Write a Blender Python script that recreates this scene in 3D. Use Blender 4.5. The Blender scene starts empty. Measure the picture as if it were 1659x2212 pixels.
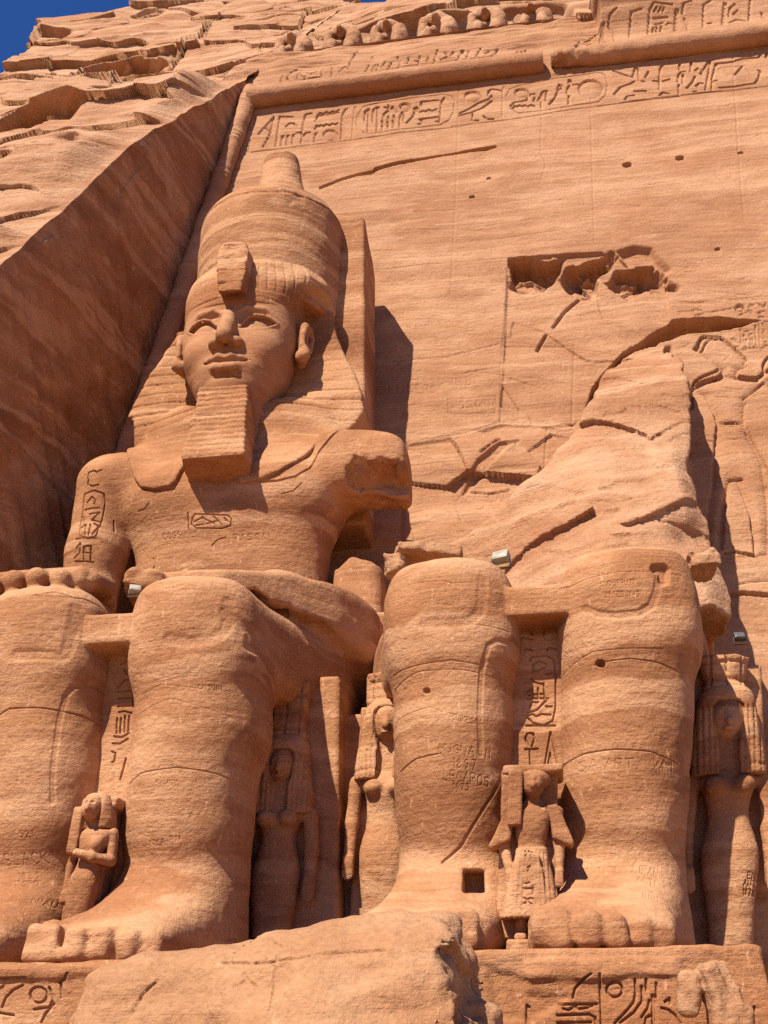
import bpy, math, random
import numpy as np
from math import radians, sin, cos, tan, pi
rng = np.random.default_rng(7)
random.seed(7)
Q = 1.0                      # voxel scale: 1 = final, 2 = coarse preview
C = bpy.context.scene.collection
sc = bpy.context.scene

# ------------------------------------------------------------------ camera, sky, sun, exposure
PITCH, YAW, ROLL, FOC, WID, HEI, EYE = radians(28), radians(7.5), radians(.75), 2250., 1659., 2212., 1.6
_H = np.array([-sin(YAW), cos(YAW), 0]); _X = np.array([cos(YAW), sin(YAW), 0]); _Z = np.array([0, 0, 1.])
_fw = _H*cos(PITCH)+_Z*sin(PITCH); _up = -_H*sin(PITCH)+_Z*cos(PITCH)
R = np.array([_X*cos(ROLL)-_up*sin(ROLL), _X*sin(ROLL)+_up*cos(ROLL), _fw])
CAM = np.array([0, 0, EYE])
from mathutils import Matrix, Vector
cd = bpy.data.cameras.new('camera'); cam = bpy.data.objects.new('camera', cd); C.objects.link(cam)
cd.sensor_fit = 'HORIZONTAL'; cd.sensor_width = 36; cd.lens = 36*FOC/WID; cd.clip_end = 2000; cd.clip_start = .1
M = Matrix(((R[0][0], R[1][0], -R[2][0], 0), (R[0][1], R[1][1], -R[2][1], 0), (R[0][2], R[1][2], -R[2][2], EYE), (0, 0, 0, 1)))
cam.matrix_world = M; sc.camera = cam
SUN_EL, SUN_AZ = radians(50), radians(26)      # elevation; azimuth measured to the left of the facade's outward normal
sd = Vector((-sin(SUN_AZ)*cos(SUN_EL), -cos(SUN_AZ)*cos(SUN_EL), sin(SUN_EL)))   # towards the sun
w = bpy.data.worlds.new('World'); sc.world = w; w.use_nodes = True
nt = w.node_tree; bg = nt.nodes['Background']
sky = nt.nodes.new('ShaderNodeTexSky'); sky.sky_type = 'NISHITA'; sky.sun_disc = False
sky.sun_elevation = SUN_EL; sky.sun_rotation = math.atan2(sd.x, sd.y); sky.air_density = 1.0; sky.dust_density = 0; sky.ozone_density = 6; sky.altitude = 200
tint = nt.nodes.new('ShaderNodeMix'); tint.data_type = 'RGBA'; tint.blend_type = 'MULTIPLY'; tint.inputs[0].default_value = 1; tint.inputs[7].default_value = (.42, .74, 1.25, 1)   # deep dry desert blue
nt.links.new(sky.outputs[0], tint.inputs[6]); nt.links.new(tint.outputs[2], bg.inputs[0]); bg.inputs[1].default_value = .055
sl = bpy.data.lights.new('sun', 'SUN'); sl.energy = 5.0; sl.angle = radians(.53); sl.color = (1, .925, .80)
so = bpy.data.objects.new('sun', sl); C.objects.link(so); so.rotation_euler = sd.to_track_quat('Z', 'Y').to_euler(); so.location = (-20, -30, 60)
sc.view_settings.view_transform = 'Standard'; sc.view_settings.look = 'None'; sc.view_settings.exposure = 0.86; sc.view_settings.gamma = 1
sc.cycles.max_bounces = 6; sc.cycles.diffuse_bounces = 4; sc.cycles.use_denoising = False

# ------------------------------------------------------------------ picture <-> place
def ray(u, v): return np.array([(u-WID/2)/FOC, -(v-HEI/2)/FOC, 1.]) @ R
def atY(u, v, Y):
    d = ray(u, v); return CAM+d*(Y/d[1])
def atX(u, v, X):
    d = ray(u, v); return CAM+d*(X/d[0])
def atZ(u, v, Z):
    d = ray(u, v); return CAM+d*((Z-EYE)/d[2])
FY0, FB = 22.0, .14                        # facade plane: Y = FY0 + FB*z
def atF(u, v, y0=FY0, b=FB):
    d = ray(u, v); t = (y0+b*EYE)/(d[1]-b*d[2]); return CAM+d*t
def src(ox, oy, s):                        # zoomed crop coordinates -> photo units
    k = WID/3024
    return lambda x, y: ((ox+x/s)*k, (oy+y/s)*k)

# ------------------------------------------------------------------ noise
def _h(i, j, k, s):
    n = (i.astype(np.int64)*374761393+j.astype(np.int64)*668265263+k.astype(np.int64)*2147483647+s*974634541) & 0xffffffff
    n = ((n ^ (n >> 13))*1274126177) & 0xffffffff
    n = ((n ^ (n >> 16))*2246822519) & 0xffffffff
    return ((n ^ (n >> 15)) & 0xffff).astype(np.float32)/32767.5-1
def vn(P, s=0):
    P = np.asarray(P, np.float32); f = np.floor(P); t = P-f; t = t*t*t*(t*(t*6-15)+10); i = f.astype(np.int32)
    x, y, z = i[..., 0], i[..., 1], i[..., 2]; u, v, w_ = t[..., 0], t[..., 1], t[..., 2]
    def L(a, b, t): return a+(b-a)*t
    return L(L(L(_h(x, y, z, s), _h(x+1, y, z, s), u), L(_h(x, y+1, z, s), _h(x+1, y+1, z, s), u), v),
             L(L(_h(x, y, z+1, s), _h(x+1, y, z+1, s), u), L(_h(x, y+1, z+1, s), _h(x+1, y+1, z+1, s), u), v), w_)
def fbm(P, o=4, s=0, g=.5):
    r = 0; a = 1
    for i in range(o):
        r = r+a*vn(P*(2.03**i)+i*17.3, s+i); a *= g
    return r
def ss(a, b, x):
    t = np.clip((x-a)/(b-a), 0, 1); return t*t*(3-2*t)
SC = np.array([1, 1, 1.])
def strata(P, s=0):
    """bedding of the sandstone: long in x and y, thin in z, gently warped; hard and soft beds"""
    q = P*np.array([.22, .22, 1.])
    z = P[..., 2]+.35*vn(q*np.array([1, 1, .3]), 40+s)+.02*P[..., 0]
    a = vn(np.stack([q[..., 0]*.6, q[..., 1]*.6, z*2.3], -1), 41+s)
    b = vn(np.stack([q[..., 0]*1.5, q[..., 1]*1.5, z*7.], -1), 42+s)
    c = vn(np.stack([q[..., 0]*4, q[..., 1]*4, z*19.], -1), 43+s)
    return a*.5+b*.3+c*.2

def facets(x, z, sx, sz, s):
    """rock broken into tilted blocks: nearest of jittered seeds, each with its own offset and tilt"""
    u = (x+.35*z)/sx+.35*vn(np.stack([x*.5, 0*x, z*.5], -1), s+3); v = z/sz+.25*vn(np.stack([x*.4, 0*x, z*.6], -1), s+4); iu = np.floor(u); iv = np.floor(v); best = np.full(x.shape, 9e9); out = np.zeros(x.shape)
    for du in (-1, 0, 1):
        for dv in (-1, 0, 1):
            a = (iu+du).astype(np.int32); b = (iv+dv).astype(np.int32); o = 0*a
            r = [_h(a, b, o+k, s) for k in range(5)]; qx = u-(a+.5+.42*r[0]); qz = v-(b+.5+.42*r[1]); d = qx*qx+qz*qz; m = d < best
            best = np.where(m, d, best); out = np.where(m, r[2]+.8*r[3]*qx+.8*r[4]*qz, out)
    return out

# ------------------------------------------------------------------ signed distances (arrays of points)
def rotm(ax=0, ay=0, az=0):
    ax, ay, az = radians(ax), radians(ay), radians(az)
    X = np.array([[1, 0, 0], [0, cos(ax), -sin(ax)], [0, sin(ax), cos(ax)]]); Y = np.array([[cos(ay), 0, sin(ay)], [0, 1, 0], [-sin(ay), 0, cos(ay)]])
    Z = np.array([[cos(az), -sin(az), 0], [sin(az), cos(az), 0], [0, 0, 1]]); return Z@Y@X
def ln(v): return np.sqrt((v*v).sum(-1))
def ell(P, c, r, m=None):
    q = P-np.array(c)
    if m is not None: q = q@m
    r = np.array(r, float); a = ln(q/r); b = ln(q/(r*r)); return a*(a-1)/np.maximum(b, 1e-6)
def box(P, c, h, r=.05, m=None):
    q = P-np.array(c)
    if m is not None: q = q@m
    q = np.abs(q)-(np.array(h)-r); return ln(np.maximum(q, 0))+np.minimum(q.max(-1), 0)-r
def cap(P, a, b, ra, rb=None):
    rb = ra if rb is None else rb; a = np.array(a, float); b = np.array(b, float); d = b-a; t = np.clip(((P-a)@d)/(d@d), 0, 1)
    return ln(P-a-t[..., None]*d)-(ra+(rb-ra)*t)
def chain(P, pts, rad, k=.0):
    d = None
    for i in range(len(pts)-1):
        e = cap(P, pts[i], pts[i+1], rad[i], rad[i+1]); d = e if d is None else (np.minimum(d, e) if k == 0 else smin(d, e, k))
    return d
def smin(a, b, k):
    h = np.maximum(k-np.abs(a-b), 0)/k; return np.minimum(a, b)-h*h*k*.25
def smax(a, b, k): return -smin(-a, -b, k)
def pch(t, x, y):
    """monotone cubic interpolation"""
    x = np.asarray(x, float); y = np.asarray(y, float)
    h = np.diff(x); d = np.diff(y)/h; m = np.zeros_like(y)
    m[1:-1] = np.where(d[1:]*d[:-1] > 0, 2*d[1:]*d[:-1]/np.where(np.abs(d[1:]+d[:-1]) < 1e-9, 1, d[1:]+d[:-1]), 0); m[0], m[-1] = d[0], d[-1]
    t = np.clip(t, x[0], x[-1]); i = np.clip(np.searchsorted(x, t, side='right')-1, 0, len(x)-2)
    u = (t-x[i])/h[i]; return (1+2*u)*(1-u)**2*y[i]+u*(1-u)**2*h[i]*m[i]+u*u*(3-2*u)*y[i+1]+u*u*(u-1)*h[i]*m[i+1]
def loft(P, keys, ax=2, n=2.6, r=.05):
    """keys: (t, c1, c2, h1, h2) along axis ax; superellipse sections in the two other axes"""
    K = np.array(keys, float); K = K[np.argsort(K[:, 0])]; o = [i for i in range(3) if i != ax]; t = P[..., ax]
    c1, c2, h1, h2 = (pch(t, K[:, 0], K[:, j]) for j in (1, 2, 3, 4))
    a = np.abs(P[..., o[0]]-c1)/h1; b = np.abs(P[..., o[1]]-c2)/h2
    d = ((a**n+b**n)**(1/n)-1)*np.minimum(h1, h2)
    return smax(d, np.maximum(K[0, 0]-t, t-K[-1, 0]), max(r, 1e-3))
def poly2(x, y, V):
    V = np.asarray(V, float); n = len(V); d = np.full(x.shape, 1e18); s = np.ones(x.shape)
    for i in range(n):
        a = V[i]; b = V[i-1]; ex, ey = b-a; wx = x-a[0]; wy = y-a[1]; t = np.clip((wx*ex+wy*ey)/(ex*ex+ey*ey+1e-12), 0, 1)
        d = np.minimum(d, (wx-ex*t)**2+(wy-ey*t)**2)
        c1 = y >= a[1]; c2 = y < b[1]; c3 = ex*wy > ey*wx
        s = np.where((c1 & c2 & c3) | (~c1 & ~c2 & ~c3), -s, s)
    return s*np.sqrt(d)
def prism(P, V, y0, y1, r=.05, axes=(0, 2), ax=1):
    d = poly2(P[..., axes[0]], P[..., axes[1]], V); e = np.maximum(y0-P[..., ax], P[..., ax]-y1)
    return smax(d, e, max(r, 1e-3))
def segd(x, y, pts):
    d = np.full(x.shape, 1e9)
    for (ax, ay), (bx, by) in zip(pts[:-1], pts[1:]):
        ex, ey = bx-ax, by-ay; t = np.clip(((x-ax)*ex+(y-ay)*ey)/(ex*ex+ey*ey+1e-12), 0, 1)
        d = np.minimum(d, (x-ax-ex*t)**2+(y-ay-ey*t)**2)
    return np.sqrt(d)

# ------------------------------------------------------------------ mesh output
def raw_mesh(name, V, F, mat, parent=None, smooth=True):
    me = bpy.data.meshes.new(name); n, k = F.shape
    me.vertices.add(len(V)); me.vertices.foreach_set('co', np.ascontiguousarray(V, np.float32).ravel())
    me.loops.add(n*k); me.loops.foreach_set('vertex_index', np.ascontiguousarray(F, np.int32).ravel())
    me.polygons.add(n); me.polygons.foreach_set('loop_start', np.arange(0, n*k, k, dtype=np.int32))
    me.update(calc_edges=True)
    if smooth: me.polygons.foreach_set('use_smooth', np.ones(n, bool))
    me.materials.append(mat); o = bpy.data.objects.new(name, me); C.objects.link(o)
    if parent is not None:
        o.parent = parent; o.matrix_parent_inverse = Matrix.Translation(-parent.location)
    return o
def vnormals(V, F):
    a = V[F[:, 2]]-V[F[:, 0]]; b = V[F[:, 3 % F.shape[1]]]-V[F[:, 1]] if F.shape[1] == 4 else V[F[:, 2]]-V[F[:, 1]]
    fn = np.cross(a, b); N = np.zeros_like(V)
    for j in range(F.shape[1]):
        for c in range(3): N[:, c] += np.bincount(F[:, j], fn[:, c], len(V))
    return N/np.maximum(ln(N), 1e-12)[:, None]
def groove(V, N, sts, w_, dep, ax=(0, 2), face=1, lip=0):
    """cut strokes given in the plane of axes ax into the vertices that face the front"""
    r = np.zeros(len(V)); x = V[:, ax[0]]; y = V[:, ax[1]]; ok = N[:, face] < -.05
    for s in sts:
        p = np.array(s); m = (x > p[:, 0].min()-3*w_) & (x < p[:, 0].max()+3*w_) & (y > p[:, 1].min()-3*w_) & (y < p[:, 1].max()+3*w_) & ok
        if m.any():
            d = segd(x[m], y[m], s); r[m] = np.minimum(r[m], -dep*(1-ss(w_*.5, w_*1.5, d))+lip*np.exp(-((d-2*w_)/w_)**2))
    return r
def refine(V, F, N, fine, k):
    """split the quads that carry carving into k x k"""
    ctr = V[F].mean(1); nf = N[F].mean(1); sel = np.zeros(len(F), bool); sz = np.abs(V[F[:, 2]]-V[F[:, 0]]).max()
    for sts, w_, dep in fine:
        m = 2*w_+sz
        for s_ in sts:
            p = np.array(s_); q = np.nonzero((ctr[:, 0] > p[:, 0].min()-m) & (ctr[:, 0] < p[:, 0].max()+m) & (ctr[:, 2] > p[:, 1].min()-m) & (ctr[:, 2] < p[:, 1].max()+m) & (nf[:, 1] < 0) & ~sel)[0]
            if len(q): sel[q[segd(ctr[q, 0], ctr[q, 2], s_) < m]] = True
    if not sel.any(): return V, F
    a, b, c, d = (V[F[sel][:, i]][:, None, None, :] for i in range(4)); t = np.linspace(0, 1, k+1); u = t[None, :, None, None]; v = t[None, None, :, None]
    G_ = (a*(1-u)*(1-v)+b*u*(1-v)+c*u*v+d*(1-u)*v).reshape(-1, 3); n = int(sel.sum()); A = np.vstack([V, G_])
    key = np.round(A*2e4).astype(np.int64); _, first, inv = np.unique(key, axis=0, return_index=True, return_inverse=True); inv = inv.ravel()
    i, j = np.meshgrid(np.arange(k), np.arange(k), indexing='ij'); l = (i*(k+1)+j).ravel(); quad = np.stack([l, l+k+1, l+k+2, l+1], -1)
    Fn = (len(V)+np.arange(n)[:, None, None]*(k+1)**2+quad[None]).reshape(-1, 4); return A[first], inv[np.vstack([F[~sel], Fn])]
def nets(name, f, lo, hi, h, mat, parent=None, disp=None, B=6, ks=1.7, fine=None, kf=3):
    """surface-nets mesh of the zero level of f inside the box lo..hi; disp(V, N) moves the vertices along their normals"""
    h = h*Q; lo = np.array(lo, float); hi = np.array(hi, float)
    nb = np.maximum(np.ceil((hi-lo)/(h*B)).astype(int), 1); n = nb*B
    ctr = np.stack(np.meshgrid(*[lo[i]+h*B*(np.arange(nb[i])+.5)-h*.5 for i in range(3)], indexing='ij'), -1).reshape(-1, 3)
    dc = f(ctr); keep = np.abs(dc) < h*B*.87*ks+h
    D = np.repeat(np.repeat(np.repeat(np.where(dc < 0, -9, 9).astype(np.float32).reshape(nb), B, 0), B, 1), B, 2)
    off = np.stack(np.meshgrid(*[np.arange(B)]*3, indexing='ij'), -1).reshape(-1, 3)
    idx = np.nonzero(keep)[0]; bi = np.stack(np.unravel_index(idx, nb), -1)
    for s in range(0, len(idx), 1500):
        g = (bi[s:s+1500, None, :]*B+off[None]).reshape(-1, 3)
        D[g[:, 0], g[:, 1], g[:, 2]] = f(lo+g*h)
    S = D < 0
    for sl in (np.s_[0], np.s_[-1]): S[sl] = False; S[:, sl] = False; S[:, :, sl] = False
    D = np.where(S, np.minimum(D, -1e-6), np.maximum(D, 1e-6))
    co = [(i, j, k) for i in (0, 1) for j in (0, 1) for k in (0, 1)]
    cnt = np.zeros(tuple(np.array(S.shape)-1), np.int8)
    for i, j, k in co: cnt += S[i:S.shape[0]-1+i, j:S.shape[1]-1+j, k:S.shape[2]-1+k]
    act = np.argwhere((cnt > 0) & (cnt < 8)); ids = np.full(cnt.shape, -1, np.int32); ids[act[:, 0], act[:, 1], act[:, 2]] = np.arange(len(act))
    d8 = {c: D[act[:, 0]+c[0], act[:, 1]+c[1], act[:, 2]+c[2]] for c in co}
    acc = np.zeros((len(act), 3)); m = np.zeros(len(act))
    for a in co:
        for ax in range(3):
            if a[ax]: continue
            b = tuple(1 if q == ax else a[q] for q in range(3)); x = d8[a]; y = d8[b]; cr = (x < 0) != (y < 0)
            t = np.where(cr, x/np.where(cr, x-y, 1), 0); p = np.array(a, float)[None]+np.zeros((len(act), 3)); p[:, ax] = t
            acc += p*cr[:, None]; m += cr
    V = lo+(act+acc/m[:, None])*h; Fs = []
    for ax in range(3):
        b, c = [(1, 2), (2, 0), (0, 1)][ax]
        s0 = S[tuple(slice(0, -1) if q == ax else slice(1, -1) for q in range(3))]; s1 = S[tuple(slice(1, None) if q == ax else slice(1, -1) for q in range(3))]
        e = np.argwhere(s0 != s1); sg = s0[e[:, 0], e[:, 1], e[:, 2]]
        e = e+np.array([0 if q == ax else 1 for q in range(3)])
        def gid(db, dc_):
            g = e.copy(); g[:, b] -= db; g[:, c] -= dc_; return ids[g[:, 0], g[:, 1], g[:, 2]]
        q = np.stack([gid(1, 1), gid(0, 1), gid(0, 0), gid(1, 0)], -1); q[~sg] = q[~sg][:, ::-1]; Fs.append(q)
    F = np.concatenate(Fs); F = F[(F >= 0).all(1)]
    if disp is not None:
        N = vnormals(V, F); r = disp(V, N); V = V+(N*r[:, None] if r.ndim == 1 else r)
    if fine:
        N = vnormals(V, F); V, F = refine(V, F, N, fine, kf); N = vnormals(V, F); r = np.zeros(len(V))
        for sts, w_, dep in fine: r = np.minimum(r, groove(V, N, sts, w_, dep))
        V = V+N*r[:, None]
    return raw_mesh(name, V, F, mat, parent)
def grid_faces(ni, nj, flip=False):
    i, j = np.meshgrid(np.arange(ni-1), np.arange(nj-1), indexing='ij'); a = (i*nj+j).ravel()
    F = np.stack([a, a+nj, a+nj+1, a+1], -1); return F[:, ::-1] if flip else F

# ------------------------------------------------------------------ things
def thing(name, label, cat, loc=(0, 0, 0), group=None):
    o = bpy.data.objects.new(name, None); C.objects.link(o); o.location = loc; o.empty_display_size = .3
    return tag(o, label, cat, group)
def tag(o, label, cat, group=None):
    o['label'] = label; o['category'] = cat
    if group: o['group'] = group
    return o
# ------------------------------------------------------------------ materials
def stone(name, lo, mid, hi, band=1.0, bump=1.0, grain=1.0, rough=.95, pale=.5, streak=1.0):
    m = bpy.data.materials.new(name); m.use_nodes = True; t = m.node_tree; N = t.nodes; L = t.links
    b = N['Principled BSDF']; b.inputs['Roughness'].default_value = rough
    b.inputs['Specular IOR Level'].default_value = .15
    g = N.new('ShaderNodeNewGeometry')
    def mp(sx, sy, sz, dist=None, off=0):
        q = N.new('ShaderNodeVectorMath'); q.operation = 'MULTIPLY_ADD'; q.inputs[1].default_value = (sx, sy, sz); q.inputs[2].default_value = (off, off*.7, off*1.3)
        L.new(g.outputs['Position'], q.inputs[0]); o = q.outputs[0]
        if dist is not None:
            a = N.new('ShaderNodeVectorMath'); a.operation = 'ADD'; L.new(o, a.inputs[0]); L.new(dist, a.inputs[1]); o = a.outputs[0]
        return o
    def noise(v, sc_, det=5, ro=.55, dis=0):
        n = N.new('ShaderNodeTexNoise'); n.inputs['Scale'].default_value = sc_; n.inputs['Detail'].default_value = det; n.inputs['Roughness'].default_value = ro
        n.inputs['Distortion'].default_value = dis; L.new(v, n.inputs['Vector']); return n.outputs['Fac']
    def mth(op, a, b_, c=None):
        n = N.new('ShaderNodeMath'); n.operation = op
        for i, v in enumerate((a, b_, c)):
            if v is None: continue
            if isinstance(v, (int, float)): n.inputs[i].default_value = v
            else: L.new(v, n.inputs[i])
        return n.outputs[0]
    def ramp(f, pts):
        r = N.new('ShaderNodeValToRGB'); e = r.color_ramp.elements
        while len(e) < len(pts): e.new(.5)
        for k, (p, c) in zip(e, pts): k.position = p; k.color = (*c, 1) if len(c) == 3 else c
        L.new(f, r.inputs[0]); return r.outputs[0]
    def mix(f, a, b_, mode='MIX'):
        n = N.new('ShaderNodeMix'); n.data_type = 'RGBA'; n.blend_type = mode
        if isinstance(f, (int, float)): n.inputs[0].default_value = f
        else: L.new(f, n.inputs[0])
        for i, v in ((6, a), (7, b_)):
            if isinstance(v, tuple): n.inputs[i].default_value = (*v, 1)
            else: L.new(v, n.inputs[i])
        return n.outputs[2]
    # slow warp so that the beds undulate
    wn = N.new('ShaderNodeTexNoise'); wn.inputs['Scale'].default_value = .35; wn.inputs['Detail'].default_value = 3; L.new(g.outputs['Position'], wn.inputs['Vector'])
    wv = N.new('ShaderNodeVectorMath'); wv.operation = 'SCALE'; wv.inputs['Scale'].default_value = 1.1; L.new(wn.outputs['Color'], wv.inputs[0]); W = wv.outputs[0]
    beds = noise(mp(.10, .10, .62, W), 1.5, 6, .58)
    thin = noise(mp(.25, .25, 6.0, W, 3), 1.6, 4, .6)
    spot = noise(mp(1, 1, 1.6, None, 9), .8, 6, .65)
    f = mth('ADD', mth('MULTIPLY', mth('SUBTRACT', beds, .5), 1.5*band), mth('MULTIPLY', mth('SUBTRACT', thin, .5), .38*band))
    f = mth('ADD', f, mth('MULTIPLY', mth('SUBTRACT', spot, .5), .75)); f = mth('ADD', f, .5)
    col = ramp(f, [(.22, lo), (.5, mid), (.78, hi)])
    rd = noise(mp(.35, .35, .5, W, 71), .9, 5, .6); col = mix(ramp(rd, [(.50, (0, 0, 0)), (.68, (.55, .55, .55))]), col, tuple(c*k for c, k in zip(mid, (.88, .74, .66))))
    pl_ = noise(mp(.06, .06, 1.5, W, 83), 1.1, 3, .5); col = mix(ramp(pl_, [(.55, (0, 0, 0)), (.60, (.75*band,)*3), (.66, (.75*band,)*3), (.70, (0, 0, 0))]), col, hi)
    # rubbed pale flecks running down, and darker desert varnish specks
    fl = noise(mp(7, 7, 2.2, None, 31), 1.6, 4, .6)
    flk = ramp(fl, [(.63, (0, 0, 0)), (.72, (pale,)*3)])
    col = mix(flk, col, tuple(min(1, c*1.28+.04) for c in hi))
    sp = noise(mp(3, 3, 4, None, 57), 3.2, 5, .7)
    col = mix(ramp(sp, [(.28, (.55*streak,)*3), (.38, (0, 0, 0))]), col, tuple(c*.55 for c in lo))
    fg = noise(mp(1, 1, 1.5, None, 91), 15, 6, .68); fv = ramp(fg, [(.34, (.84, .83, .82)), (.5, (1, 1, 1)), (.66, (1.10, 1.10, 1.10))]); col = mix(1.0, col, fv, 'MULTIPLY')
    L.new(col, b.inputs['Base Color'])
    # relief too fine to model: bedding laminae, tool pecking, sand grain
    lam = noise(mp(.8, .8, 16, W, 5), 1.3, 3, .6)
    pk = noise(mp(1, 1, 1.3, None, 13), 9, 5, .62)
    gr = noise(mp(1, 1, 1, None, 23), 42, 3, .6)
    vo = N.new('ShaderNodeTexVoronoi'); vo.inputs['Scale'].default_value = 5.5; vo.feature = 'F1'; L.new(mp(1, 1, 1.8, None, 2), vo.inputs['Vector'])
    pit = ramp(vo.outputs['Distance'], [(.03, (0, 0, 0)), (.16, (1, 1, 1))])
    h = mth('ADD', mth('MULTIPLY', lam, .016*bump), mth('MULTIPLY', pk, .048*bump))
    h = mth('ADD', h, mth('MULTIPLY', gr, .011*grain)); h = mth('ADD', h, mth('MULTIPLY', pit, .006*bump))
    bp = N.new('ShaderNodeBump'); bp.inputs['Strength'].default_value = 1; bp.inputs['Distance'].default_value = 1; L.new(h, bp.inputs['Height']); L.new(bp.outputs[0], b.inputs['Normal'])
    return m
def plain(name, c, rough=.5, metal=0):
    m = bpy.data.materials.new(name); m.use_nodes = True; t = m.node_tree; b = t.nodes['Principled BSDF']; b.inputs['Roughness'].default_value = rough; b.inputs['Metallic'].default_value = metal
    n = t.nodes.new('ShaderNodeTexNoise'); n.inputs['Scale'].default_value = 8; n.inputs['Detail'].default_value = 4
    g = t.nodes.new('ShaderNodeNewGeometry'); t.links.new(g.outputs['Position'], n.inputs['Vector'])
    r = t.nodes.new('ShaderNodeValToRGB'); r.color_ramp.elements[0].color = (*[x*.75 for x in c], 1); r.color_ramp.elements[1].color = (*[min(1, x*1.15) for x in c], 1)
    r.color_ramp.elements[0].position = .3; r.color_ramp.elements[1].position = .7
    t.links.new(n.outputs['Fac'], r.inputs[0]); t.links.new(r.outputs[0], b.inputs['Base Color']); return m
LO, MID, HI = (.24, .099, .042), (.345, .160, .073), (.465, .248, .128)
m_statue = stone('carved_sandstone', LO, MID, HI, 1.0, .75, .9, pale=.6)
m_face = stone('smooth_sandstone', (.29, .133, .062), (.345, .163, .078), (.405, .205, .105), .7, .28, .8, pale=.2)
m_wall = stone('dressed_sandstone', (.285, .132, .064), (.357, .177, .090), (.44, .240, .132), .8, .75, 1, pale=.35)
m_cliff = stone('raw_cliff_rock', (.285, .130, .062), (.375, .190, .099), (.46, .265, .152), 1.0, 1.3, 1.2, pale=.35)
m_boulder = stone('pale_boulder_rock', (.275, .127, .058), (.352, .180, .090), (.43, .25, .138), .6, .7, 1.0, pale=.35)
m_sand = stone('sand', (.30, .17, .085), (.36, .215, .115), (.42, .27, .155), .2, .6, 1.5)
# ------------------------------------------------------------------ carving: strokes on a surface
FONT = {'A': '0,0 .3,1 .6,0|.12,.4 .48,.4', 'B': '0,0 0,1 .4,1 .5,.75 .4,.52 0,.52|.4,.52 .55,.27 .4,0 0,0', 'C': '.55,.85 .3,1 .05,.75 .05,.25 .3,0 .55,.15', 'D': '0,0 0,1 .3,1 .55,.7 .55,.3 .3,0 0,0',
        'E': '.5,1 0,1 0,0 .5,0|0,.5 .4,.5', 'F': '.5,1 0,1 0,0|0,.5 .4,.5', 'G': '.55,.85 .3,1 .05,.75 .05,.25 .3,0 .55,.15 .55,.45 .35,.45', 'H': '0,0 0,1|.5,0 .5,1|0,.5 .5,.5', 'I': '.1,0 .1,1', 'J': '.4,1 .4,.2 .2,0 .02,.2',
        'K': '0,0 0,1|.5,1 0,.45 .5,0', 'L': '0,1 0,0 .45,0', 'M': '0,0 .05,1 .35,.4 .65,1 .7,0', 'N': '0,0 0,1 .5,0 .5,1', 'O': '.3,0 .05,.25 .05,.75 .3,1 .55,.75 .55,.25 .3,0', 'P': '0,0 0,1 .4,1 .52,.75 .4,.5 0,.5', 'R': '0,0 0,1 .4,1 .52,.75 .4,.52 0,.52|.25,.52 .55,0',
        'S': '.5,.88 .28,1 .05,.8 .1,.58 .45,.42 .52,.2 .28,0 .02,.13', 'T': '0,1 .6,1|.3,1 .3,0', 'U': '0,1 0,.2 .25,0 .5,.2 .5,1', 'V': '0,1 .28,0 .55,1', 'W': '0,1 .18,0 .38,.7 .58,0 .75,1', 'Y': '0,1 .28,.5 .55,1|.28,.5 .28,0', 'Z': '0,1 .5,1 0,0 .5,0',
        '0': '.25,0 .05,.25 .05,.75 .25,1 .45,.75 .45,.25 .25,0', '1': '.05,.8 .2,1 .2,0', '2': '.03,.8 .25,1 .47,.78 .02,0 .5,0', '3': '.03,.9 .3,1 .46,.78 .25,.55 .48,.28 .25,0 .02,.12', '4': '.4,0 .4,1 0,.3 .5,.3', '5': '.45,1 .08,1 .05,.55 .3,.6 .48,.3 .25,0 .02,.1',
        '6': '.42,1 .1,.6 .05,.25 .25,0 .45,.25 .25,.5 .08,.35', '7': '.02,1 .48,1 .18,0', '8': '.25,.53 .06,.76 .25,1 .44,.76 .25,.53 .04,.26 .25,0 .46,.26 .25,.53', '9': '.42,.62 .25,.48 .06,.72 .25,1 .44,.78 .4,.3 .2,0', '.': '.1,0 .1,.06'}
def text(s, a, b, h, jit=.04):
    """strokes (photo units) for a line of writing from a to b with letter height h"""
    r = random.Random(s); a = np.array(a, float); b = np.array(b, float); w_ = sum(.45 if ch in ' .I1' else .78 for ch in s); d = (b-a)/w_; nrm = np.array([d[1], -d[0]]); nrm = nrm/np.hypot(*nrm)*h; out = []; x = 0
    for ch in s:
        for st in FONT.get(ch, '').split('|'):
            if st: out.append([tuple(a+d*(x+float(p.split(',')[0]))+nrm*(float(p.split(',')[1])+r.uniform(-jit, jit))) for p in st.split()])
        x += .45 if ch in ' .I1' else .78
    return out
def oval(cx, cy, rx, ry, a0=0, a1=360, n=18): return [(cx+rx*cos(radians(a)), cy-ry*sin(radians(a))) for a in np.linspace(a0, a1, n)]
def carve(h, X, Zg, pts, w_, dep, soft=.4):
    """cut one polyline (plane coordinates) into height grid h: flat-bottomed groove of half width w_"""
    p = np.array(pts); m = w_*1.6
    r = np.nonzero((Zg[:, 0] > p[:, 1].min()-m) & (Zg[:, 0] < p[:, 1].max()+m))[0]
    if len(r) == 0: return
    a, b = r[0], r[-1]+1; c = np.nonzero(((X[a:b] > p[:, 0].min()-m) & (X[a:b] < p[:, 0].max()+m)).any(0))[0]
    if len(c) == 0: return
    c0, c1 = c[0], c[-1]+1; d = segd(X[a:b, c0:c1], Zg[a:b, c0:c1], p)
    h[a:b, c0:c1] = np.minimum(h[a:b, c0:c1], -dep*(1-ss(w_*(1-soft), w_*(1+soft), d)))

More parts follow.
